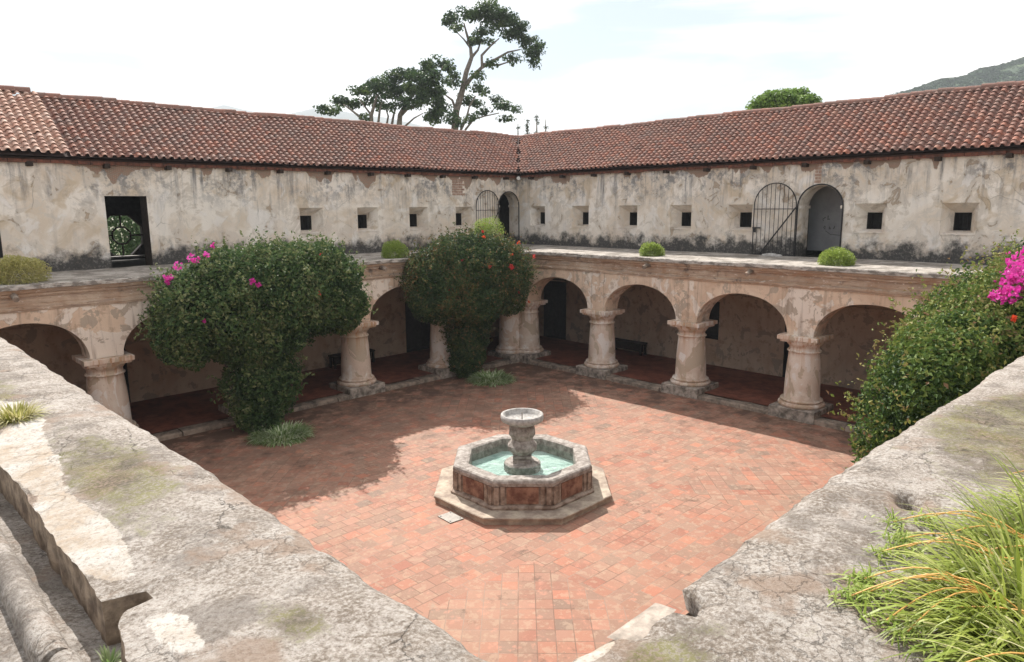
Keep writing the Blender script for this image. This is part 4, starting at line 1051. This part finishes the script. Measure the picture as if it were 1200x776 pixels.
bush('bougainvillea', (3.1, .95, 0), E2, 44000, .10, M['bush_r'], 'rounder bougainvillea with red blooms and bronze tips, at the far corner of the courtyard', 'clipped bougainvilleas in the courtyard',
     [('red', 'flower_cluster', [((3.75, 2.42, 3.9), .09, 34), ((2.75, 2.42, 3.8), .12, 40), ((.95, 1.7, 4.0), .10, 24), ((4.9, 1.9, 3.2), .08, 20), ((4.4, 1.9, 4.1), .05, 10), ((3.0, 1.3, 4.95), .05, 10), ((2.2, 2.2, 2.9), .06, 12)]),
      ('orange', 'flower_cluster', [((2.6, 2.3, 4.2), .05, 10), ((3.4, 1.8, 4.8), .08, 12), ((1.5, 2.0, 2.5), .05, 10), ((1.4, 1.4, 4.5), .08, 12)])],
     [(2.2, 1.1, 3.2), (3.9, 1.2, 3.1), (3.0, 1.5, 3.3), (4.6, 1.0, 3.3)], 52)
E3 = [(8.5, 16.5, 2.9, 1.5, .85, 1.35), (7.4, 16.55, 3.5, 1.7, .9, 1.12), (9.3, 16.7, 3.3, .95, .6, .85), (6.2, 16.9, 4.05, 1.6, .7, .8), (5.3, 16.6, 3.75, 2.0, 1.0, 1.0), (9.1, 16.6, 2.4, .95, .65, .95), (3.2, 16.6, 3.9, 1.8, 1.1, 1.1), (7.6, 16.5, 1.8, 1.2, .8, 1.1), (7.6, 16.5, .7, .8, .6, .9)]
bush('bougainvillea', (7.8, 16.5, 0), E3, 90000, .076, M['bush_y'], 'sprawling sunlit bougainvillea with orange and magenta flowers, rising behind the near right coping', 'clipped bougainvilleas in the courtyard',
     [('magenta', 'flower_cluster', [((7.5, 16.95, 4.74), .30, 190), ((7.95, 16.95, 4.62), .20, 80), ((7.0, 16.95, 4.92), .30, 190), ((7.2, 17.15, 4.62), .24, 130), ((6.4, 17.1, 4.9), .34, 200), ((8.3, 16.9, 4.6), .10, 22), ((5.5, 17.05, 4.95), .42, 260), ((3.2, 17.2, 4.5), .4, 150)]),
      ('orange', 'flower_cluster', [((9.62, 16.7, 2.6), .05, 16), ((9.5, 16.7, 3.2), .05, 14), ((9.0, 17.2, 2.5), .06, 18), ((9.5, 17.0, 2.2), .05, 16), ((8.2, 17.1, 4.3), .05, 12), ((7.55, 17.2, 4.52), .12, 40), ((7.4, 17.3, 4.1), .04, 8), ((4.4, 17.3, 4.7), .2, 50)])],
     [(8.4, 16.4, 3.2), (7.0, 16.5, 3.5), (5.2, 16.5, 3.4), (8.8, 16.4, 2.5), (7.6, 16.7, 3.3)], 63)

def blade_strip(b, base, dirv, L, wd, droop, tint, seg=6):
    dirv = dirv/np.linalg.norm(dirv); side = np.cross(dirv, [0, 0, 1.0]); side /= (np.linalg.norm(side)+1e-9)
    t = np.linspace(0, 1, seg+1)[:, None]
    P = base+dirv*L*t+np.array([0, 0, -1.0])*droop*L*t**2.2
    wv = wd*np.clip(np.minimum(1, (1-t)*2.2), .04, 1)*.5
    V = np.stack([P-side*wv, P+side*wv], 1).reshape(-1, 3); F = [(2*i, 2*i+1, 2*i+3, 2*i+2) for i in range(seg)]
    b.add(V, F, tint)
def mound(base, rx, rz, n, mat, label, group):
    root = empty('terrace_plant', base, label, 'plant', group); b = MB()
    P, d, r_ = shell([(base[0], base[1], base[2]+rz*.25, rx, rx, rz*.8), (base[0]+rx*.3, base[1]+rx*.2, base[2]+rz*.2, rx*.7, rx*.7, rz*.7)], n, (.5, 1.05), .16, 5, zmin=base[2])
    a = d+RG.normal(size=P.shape)*.4; t = np.clip(.3+.5*(RG.random(len(P))), 0, .99)
    leaves(b, P, np.cross(a, RG.normal(size=P.shape)), .085, t, .22, .1)
    for i in range(1500):
        q = RG.integers(len(P)); blade_strip(b, P[q]-d[q]*.08, d[q]+np.array([0, 0, .5]), RG.uniform(.08, .20), .009, RG.uniform(.2, .9), RG.uniform(.2, 1), 3)
    b.build('leaves', mat, root); return root
def tuft(name, base, rad, h, n, wd, mat, label, cat='plant', group=None, lean=.9):
    root = empty(name, base, label, cat, group); b = MB()
    for i in range(n):
        th = RG.uniform(0, 2*PI); rr = rad*.35*math.sqrt(RG.random()); el = RG.uniform(.15, 1.3)
        d = np.array([math.cos(th)*math.cos(el)*lean, math.sin(th)*math.cos(el)*lean, math.sin(el)])
        L = h*RG.uniform(.7, 1.15)*(1+.6*(rad/h-1)*math.cos(el))
        blade_strip(b, np.array(base)+np.array([math.cos(th)*rr, math.sin(th)*rr, 0]), d, L, wd*RG.uniform(.7, 1.2), RG.uniform(.15, .75)*math.cos(el), RG.random(), 4)
    b.build('leaves', mat, root); return root
gt = 'small tufts growing on the far terraces'
mound((5.65, .02, T), .46, .56, 3800, M['tuft'], 'bright green rounded mound on the left terrace between the two clipped bushes', gt)
mound((-.15, 5.9, T), .38, .42, 2800, M['tuft'], 'bright green rounded mound on the right terrace, above the second arch from the corner', gt)
mound((-.30, 11.6, T), .44, .40, 3400, M['tuft'], 'bright green rounded mound on the right terrace, below the round-topped doorway', gt)
mound((15.75, -.05, T), .55, .60, 5200, M['tuft_y'], 'straw-yellow rounded mound at the left end of the left terrace', gt)
mound((1.9, .30, T), .62, 1.15, 5200, M['tuft'], 'lime green plant showing over the top of the corner bougainvillea', gt)
gs = 'green and white grass clumps under the bushes'
def ringgrass(base, n, rad, label):
    root = empty('spider_plant', base, label, 'plant', gs); b = MB()
    for i in range(n):
        th = RG.uniform(0, 2*PI); rr = rad*math.sqrt(RG.random()); el = RG.uniform(.4, 1.3)
        d = np.array([math.cos(th)*math.cos(el), math.sin(th)*math.cos(el), math.sin(el)])
        blade_strip(b, np.array(base)+np.array([math.cos(th)*rr*1.0, math.sin(th)*rr, 0]), d, RG.uniform(.28, .52), .026, RG.uniform(.3, .9), RG.random(), 4)
    b.build('leaves', M['grass_d'], root)
ringgrass((11.05, 2.45, 0), 1500, .62, 'green and white striped grass clump at the foot of the big mushroom-shaped bush')
ringgrass((3.3, 1.95, 0), 1500, .62, 'green and white striped grass clump at the foot of the corner bush')

# the big striped spider plant on the near right coping
root = empty('spider_plant', (15.5, 18.6, T), 'large yellow-green striped spider plant sprawling over the near right coping', 'plant'); b = MB()
cl = [(15.95, 18.62), (15.55, 18.52), (15.2, 18.50), (14.8, 18.55), (15.7, 18.75), (16.2, 18.80), (15.3, 18.80), (14.4, 18.65), (16.05, 18.95), (15.5, 19.05), (14.9, 18.9), (15.85, 18.50), (14.1, 18.9)]
for cx, cy in cl:
    for i in range(330):
        th = RG.uniform(0, 2*PI); el = RG.uniform(.25, 1.35); rr = .14*math.sqrt(RG.random())
        d = np.array([math.cos(th)*math.cos(el), math.sin(th)*math.cos(el), math.sin(el)])+np.array([.14, -.26, 0])
        blade_strip(b, np.array((cx+math.cos(th)*rr, cy+math.sin(th)*rr, T-.01)), d, RG.uniform(.28, .62), RG.uniform(.006, .015), RG.uniform(.25, .85), min(.99, max(.01, RG.normal(.42, .26))), 8)
b.build('leaves', M['grass'], root)
plants = [(16.10, 18.06), (16.02, 18.10), (15.92, 18.05), (16.18, 18.22), (15.95, 18.14), (15.61, 18.02), (15.42, 18.04), (15.50, 18.08), (15.25, 17.95), (15.1, 18.05), (16.2, 18.3)]
for px_, py_ in plants:
    q = min(cl, key=lambda c: (c[0]-px_)**2+(c[1]-py_)**2); p0 = Vector((q[0], q[1], T+.10)); p1 = Vector((px_, py_, T+.04))
    pts = [p0.lerp(p1, t)+Vector((0, 0, .09*math.sin(PI*t))) for t in [k/8 for k in range(9)]]; b2 = MB(); b2.tube(pts, .0030, 5); b2.build('runner', M['runner'], root); b = MB()
    for i in range(RG.integers(36, 90)):
        th = RG.uniform(0, 2*PI); el = RG.uniform(.05, 1.3); d = np.array([math.cos(th)*math.cos(el), math.sin(th)*math.cos(el), math.sin(el)])
        blade_strip(b, np.array((px_+RG.normal()*.035, py_+RG.normal()*.035, T+.03)), d, RG.uniform(.04, .13), .0075, RG.uniform(.2, 1.0), RG.uniform(.2, .9), 4)
    b.build('plantlet', M['tuft'], root)
for i in range(7):
    q = cl[RG.integers(len(cl))]; a = RG.uniform(-2.6, -.6); L = RG.uniform(.4, .65); p0 = Vector((q[0], q[1], T+.12)); p1 = p0+Vector((math.cos(a)*L, math.sin(a)*L, -.06))
    b2 = MB(); b2.tube([p0.lerp(p1, t)+Vector((0, 0, .08*math.sin(PI*t))) for t in [k/8 for k in range(9)]], .0028, 5); b2.build('runner', M['runner'], root)
gw = 'weeds rooted in the near left coping'
for base, r, h, n, lab in (((17.98, 12.55, T+.01), .30, .10, 420, 'low yellow-green weed patch on top of the near left coping'), ((18.30, 13.25, 3.98), .12, .16, 200, 'pale weed in the drain channel at the left picture edge'), ((18.27, 16.00, 3.95), .06, .09, 46, 'tiny green weed in the notch of the drain channel')):
    tuft('weed', base, r, h, n, .009, M['tuft_y'] if r > .2 else M['grass_d'], lab, 'weed', gw)

# ------------------------------------------------------------------ small objects
def bench(loc, size, label):
    x, y, z = loc; lx, ly = size; root = empty('bench', loc, label, 'bench', 'low benches in the arcades')
    b = MB(); b.box((x-lx/2, y-ly/2, z+.40), (x+lx/2, y+ly/2, z+.46)); b.build('seat', M['wood'], root)
    for sx in (-1, 1):
        for sy in (-1, 1):
            b = MB(); cx, cy = x+sx*(lx/2-.06), y+sy*(ly/2-.06); b.box((cx-.035, cy-.035, z), (cx+.035, cy+.035, z+.40)); b.build('leg', M['wood'], root)
    b = MB()
    if lx > ly: b.box((x-lx/2+.06, y-.02, z+.12), (x+lx/2-.06, y+.02, z+.38))
    else: b.box((x-.02, y-ly/2+.06, z+.12), (x+.02, y+ly/2-.06, z+.38))
    b.build('apron', M['wood'], root)
bench((-3.0, 2.95, .15), (.42, 1.5), 'dark wooden bench against the wall of the right arcade')
bench((5.6, -2.95, .15), (1.7, .42), 'dark wooden bench in the left arcade, behind the column between the bushes')
def floodlight(loc, d, label):
    root = empty('floodlight', loc, label, 'floodlight', 'floodlights under the eaves'); x, y, z = loc; d = Vector(d).normalized()
    b = MB(); b.tube([(x, y, z+.12), (x, y, z)], .015, 6); b.build('bracket', M['iron'], root)
    p = Vector(loc); b = MB(); b.tube([p-d*.08, p, p+d*.06], [.05, .085, .095], 12); b.build('housing', M['iron'], root)
    b = MB(); q = p+d*.063; b.tube([q, q+d*.01], .08, 12); b.build('lens', M['glass'], root)
floodlight((-2.12, -2.12, 6.93), (1, 1, -.7), 'small floodlight in the inner corner where both eaves meet')
floodlight((-2.15, 16.55, 6.90), (1, .6, -.6), 'small floodlight under the eave at the right end of the right wing')
b = MB()
for k, (y, sx, sz) in enumerate(((8.95, .22, .10), (9.15, .16, .07), (8.78, .12, .07))):
    b = MB(); n = 10
    P = [[(-2.05+math.cos(a)*.10*r, y+math.sin(a)*sx*r, T+.03+sz*h) for a in np.linspace(0, 2*PI, n, endpoint=False)] for r, h in ((1, -.3), (1.05, .3), (.7, .8), (.05, 1))]
    b.grid(P, wrap=True); b.rough(.03, 9, k); tag(b.build('stone', M['stone_light'], origin=(-2.05, y, T)), 'pale stone chunk lying at the foot of the right iron gate', 'stone', 'stones by the gate')

# ------------------------------------------------------------------ trees beyond the roofs
def ray(u, v, D):
    f = 826.577; d = fw+rt*float((u-600)/f)-up*float((v-388)/f); return CAM+d*float(D)
def puffs(b, clumps, D, size, per, seed, depth=2.2, prad=.55):
    """clumps given as viewing directions; each becomes a real 3-D cloud of leaf puffs with depth"""
    m = D/826.577
    for (cx, cy, rx, ry) in clumps:
        n = max(3, int(rx*ry*per)); c = np.array(ray(cx, cy, D+RG.uniform(-depth, depth)))
        R_ = np.array(rt); U_ = np.array(up); Fw = np.array(fw)
        for i in range(n):
            q = RG.normal(size=3); q /= np.linalg.norm(q); q *= RG.random()**.4
            pc = c+R_*q[0]*rx*m+U_*q[1]*ry*m+Fw*q[2]*rx*m*.9
            k = 46; d = RG.normal(size=(k, 3)); d /= np.linalg.norm(d, axis=1, keepdims=True)
            C = pc+d*prad*np.array([1, 1, .55])*(RG.random(k)**.35)[:, None]
            t0 = np.clip(.4+RG.normal()*.2, 0, .9)
            leaves(b, C, d+np.array([0, 0, .8])+RG.normal(size=(k, 3))*.6, size, np.clip(t0+RG.normal(size=k)*.12, .01, .99), .8, .2)
Z6 = lambda l: [(360+a/4, c/4, rx/4, ry/4) for a, c, rx, ry in l]
def ztree(name, D, base, trunks, clumps, mat, label, group, per, size, prad):
    gp = ray(base[0], base[1], D); root = empty(name, (gp.x, gp.y, -.12), label, 'tree', group)
    b = MB()
    bx = [Vector((gp.x, gp.y, -.2)), Vector((gp.x, gp.y, gp.z*.5)), gp]
    b.tube(bx, [base[2]*1.5, base[2]*1.2, base[2]], 10); b.build('trunk', M['bark'], root, True)
    b = MB()
    for pts, r0, r1 in trunks:
        P = []; dz = RG.uniform(-1.0, 1.0)
        for i, (u, v) in enumerate(pts): P.append(ray(360+u/4, v/4, D+dz*i/len(pts)))
        b.tube(P, list(np.linspace(r0, r1, len(P))), 7)
    b.build('branches', M['bark'], root, True)
    b = MB(); puffs(b, Z6(clumps), D, size, per, 1, prad=prad); b.build('crown', mat, root)
tall = [(690, 92, 48, 28), (770, 68, 60, 34), (850, 52, 75, 30), (940, 78, 62, 34), (890, 105, 95, 34), (830, 165, 50, 36), (800, 200, 35, 18), (960, 150, 70, 34), (1030, 185, 42, 40), (1055, 240, 38, 38), (1092, 215, 26, 18), (1062, 292, 22, 22), (950, 277, 48, 12), (860, 305, 38, 12), (700, 130, 32, 14), (655, 100, 20, 10), (1000, 120, 40, 26),
        (800, 360, 22, 18), (800, 415, 28, 22), (840, 430, 22, 12), (785, 480, 32, 22), (825, 525, 24, 18), (735, 470, 30, 30), (690, 400, 30, 18), (690, 350, 12, 8), (930, 490, 50, 22), (975, 510, 22, 18), (880, 465, 22, 9), (930, 555, 20, 14), (690, 555, 34, 30), (770, 550, 22, 12), (655, 385, 14, 9)]
ztree('rain_tree', 62, (532, 156, .34), [([(690, 620), (698, 520), (728, 420), (745, 340), (770, 270), (765, 220), (745, 150), (735, 110)], .34, .06),
      ([(728, 420), (765, 370), (820, 315), (818, 260), (860, 215), (900, 180)], .22, .05), ([(820, 315), (880, 280), (940, 245), (1000, 232)], .16, .05), ([(818, 300), (900, 305), (960, 285)], .12, .04),
      ([(770, 270), (800, 235), (815, 190)], .14, .05), ([(765, 225), (735, 185), (700, 150)], .10, .04), ([(698, 520), (680, 470), (640, 440)], .14, .06), ([(690, 600), (720, 560), (700, 530)], .1, .05), ([(740, 610), (780, 560), (830, 545), (900, 530)], .10, .04), ([(720, 610), (745, 560), (760, 500), (790, 450)], .12, .05), ([(860, 530), (880, 505), (920, 495)], .05, .03)],
      tall, M['tree'], 'tallest tree, its flat leaning crown on a bare forked trunk, behind the left roof', 'trees beyond the roofs', .115, .25, .62)
left = [(90, 520, 34, 22), (150, 480, 40, 24), (210, 482, 38, 22), (255, 415, 45, 30), (330, 400, 60, 34), (400, 372, 48, 28), (470, 350, 56, 30), (420, 425, 80, 36), (515, 390, 56, 44), (580, 372, 56, 36), (560, 300, 34, 18), (630, 290, 38, 22), (650, 320, 24, 10), (590, 440, 56, 48), (475, 480, 50, 22), (340, 480, 44, 22), (395, 500, 34, 18), (615, 510, 42, 42), (585, 560, 48, 26), (270, 552, 22, 10), (545, 470, 50, 36), (140, 520, 30, 14), (280, 470, 34, 18), (560, 330, 40, 26)]
ztree('acacia_tree', 56, (467, 148, .26), [([(428, 620), (435, 540), (460, 490), (500, 440), (540, 400)], .24, .06), ([(435, 545), (470, 510), (520, 490), (560, 470)], .14, .05), ([(300, 600), (300, 540), (315, 490), (330, 440)], .20, .06), ([(330, 600), (340, 520), (350, 480)], .12, .05),
      ([(280, 600), (250, 550), (205, 515), (170, 490)], .14, .04), ([(300, 540), (270, 500), (240, 460)], .09, .04), ([(370, 600), (380, 545), (365, 500)], .10, .04), ([(450, 600), (500, 555), (545, 530)], .09, .03), ([(395, 600), (405, 540), (420, 490)], .12, .05), ([(590, 400), (620, 350), (635, 310)], .08, .04)],
      left, M['tree'], 'broad low dark tree with many thin trunks behind the left roof', 'trees beyond the roofs', .13, .24, .60)
Zr = lambda u, v, a, c: ((u-360)*4, v*4, a*4, c*4)
ztree('leafy_tree', 40, (915, 150, .3), [([((915-360)*4, 620), ((910-360)*4, 480)], .25, .1)],
      [Zr(912, 120, 22, 10), Zr(934, 114, 15, 7), Zr(895, 122, 14, 8), Zr(930, 124, 20, 9), Zr(906, 113, 10, 5), Zr(888, 130, 10, 6), Zr(947, 120, 8, 7), Zr(915, 136, 30, 12), Zr(881, 135, 6, 4), Zr(920, 111, 6, 3)], M['tree_l'],
      'bright green rounded treetop behind the middle of the right roof', 'trees beyond the roofs', .5, .17, .42)
conl = ['slim conifer tip rising left of the others above the roof corner', 'second slim conifer tip from the left above the roof corner', 'tallest and bushiest conifer tip above the roof corner', 'slim conifer tip at the right of the group above the roof corner']
for (u, v0, v1, wd), lab in zip([(607, 157, 145, 1.6), (618, 157, 140, 1.8), (629, 156, 134, 4.2), (639.5, 155, 140, 1.6)], conl):
    D = 55; m = D/826.577; tp = ray(u, v1, D); bt = ray(u, v0+22, D); root = empty('conifer', (bt.x, bt.y, -.12), lab, 'tree', 'conifer tips at the roof corner')
    b = MB(); b.tube([(bt.x, bt.y, -.2), (bt.x, bt.y, bt.z), tuple(tp)], [.16, .10, .02], 7); b.build('trunk', M['bark'], root)
    b = MB(); H = (tp-bt).length
    for k in range(11):
        t = (k+.5*RG.random())/11; c = np.array(bt.lerp(tp, t)); rr = wd*m*(1.15-t)*RG.uniform(.5, 1.15)
        for q in range(3 if RG.random() < .7 else 0):
            a = RG.uniform(0, 2*PI); cc = c+np.array([math.cos(a)*rr*.8, math.sin(a)*rr*.8, 0]); n = 12
            C = cc+RG.normal(size=(n, 3))*np.array([.09, .09, .06]); leaves(b, C, RG.normal(size=(n, 3)), .12, RG.random(n)*.5, .6)
    b.build('crown', M['tree'], root)
# greenery seen through the octagonal window
root = empty('garden_tree', (10.2, -13, -.12), 'leafy garden tree seen through the octagonal window in the left upper doorway', 'tree', 'trees beyond the roofs')
b = MB(); b.tube([(10.2, -13, -.2), (10.2, -13, 3.5)], [.2, .12], 8); b.build('trunk', M['bark'], root)
b = MB(); EG = [(10.2, -13, 4.6, 2.6, 1.3, 2.4), (8.4, -13.2, 4.0, 1.6, 1.2, 1.8), (12, -13, 4.0, 1.6, 1.2, 1.8)]
P, d, r = shell(EG, 26000, (.4, 1.03), .2, 9); leaves(b, P, d+RG.normal(size=P.shape)*.7, .16, clump_tint(P, 4)); b.build('crown', M['garden'], root)

# ------------------------------------------------------------------ hills and haze
def ridge(name, D, pts, mat, amp, fs, depth, seed, n=360, rows=40):
    us = np.linspace(pts[0][0], pts[-1][0], n); vs = np.interp(us, [p[0] for p in pts], [p[1] for p in pts]); P = np.zeros((rows, n, 3))
    for i, (u, v) in enumerate(zip(us, vs)):
        top = ray(u, v, D); flat = Vector((top.x-CAM.x, top.y-CAM.y, 0)).normalized()
        for j in range(rows):
            t = j/(rows-1); h = max(0, top.z)*math.sin(t*PI/2)**1.0*(1 if t < 1 else 1)
            p = Vector((top.x, top.y, 0))-flat*depth*(1-t); P[j, i] = (p.x, p.y, -2+h*t**.4 if t < 1 else top.z)
    fl = P.reshape(-1, 3); q = fbm(fl*np.array([1, 1, 1.]), fs, 3, seed); fl[:, 2] += np.abs(q)*amp*np.clip(fl[:, 2]/(amp*3), 0, 1)
    b = MB(); b.grid(fl.reshape(P.shape)); return tag(b.build(name, mat, smooth=False), kind='structure')
HP = [(960, 160), (1030, 118), (1048, 111), (1080, 101), (1100, 94), (1130, 90), (1150, 80), (1175, 76), (1200, 68), (1300, 24), (1500, -10), (1700, 60)]
ridge('wooded_hill', 430, HP, M['hill'], 3, .05, 230, 5, 500, 60)
b = MB()      # the forest that covers the slope: far-off, nobody could count it
for k in range(5200):
    u = RG.uniform(985, 1330); t = RG.random()**1.6; v = float(np.interp(u, [p[0] for p in HP], [p[1] for p in HP])); tp = ray(u, v, 430)
    fl_ = Vector((tp.x-CAM.x, tp.y-CAM.y, 0)).normalized(); tt = 1-t*.75; q = Vector((tp.x, tp.y, 0))-fl_*(230*(1-tt)); z = -2+tp.z*math.sin(tt*PI/2)*tt**.4
    c = np.array((q.x, q.y, z+RG.uniform(-.8, 1.2))); rr = RG.uniform(1.1, 2.6); n = 13; d = RG.normal(size=(n, 3)); d /= np.linalg.norm(d, axis=1, keepdims=True)
    leaves(b, c+d*rr*np.array([1, 1, .8])*.8, d+np.array([0, 0, .4]), rr*1.0, np.clip(RG.normal(.35, .12)+RG.normal(size=n)*.06, .01, .99), .85, .2)
tag(b.build('forest', M['forest']), kind='stuff')
ridge('far_mountain', 2400, [(-400, 150), (-100, 120), (60, 150), (190, 140), (225, 132), (262, 124), (300, 132), (330, 137), (370, 128), (420, 134), (560, 160), (750, 190)], M['hill_far'], 14, .005, 900, 6)
hb = MB(); hb.box((-3300, -3300, -1.2), (300, 300, 480))
hz = hb.build('haze', bpy.data.materials.new('haze_air')); hm = hz.data.materials[0]; hm.use_nodes = True; ht = hm.node_tree; ht.nodes.clear()
ho = ht.nodes.new('ShaderNodeOutputMaterial'); pv = ht.nodes.new('ShaderNodeVolumePrincipled'); pv.inputs['Density'].default_value = 0.0005; pv.inputs['Color'].default_value = (.86, .92, 1, 1)
ht.links.new(pv.outputs[0], ho.inputs['Volume']); tag(hz, kind='stuff')
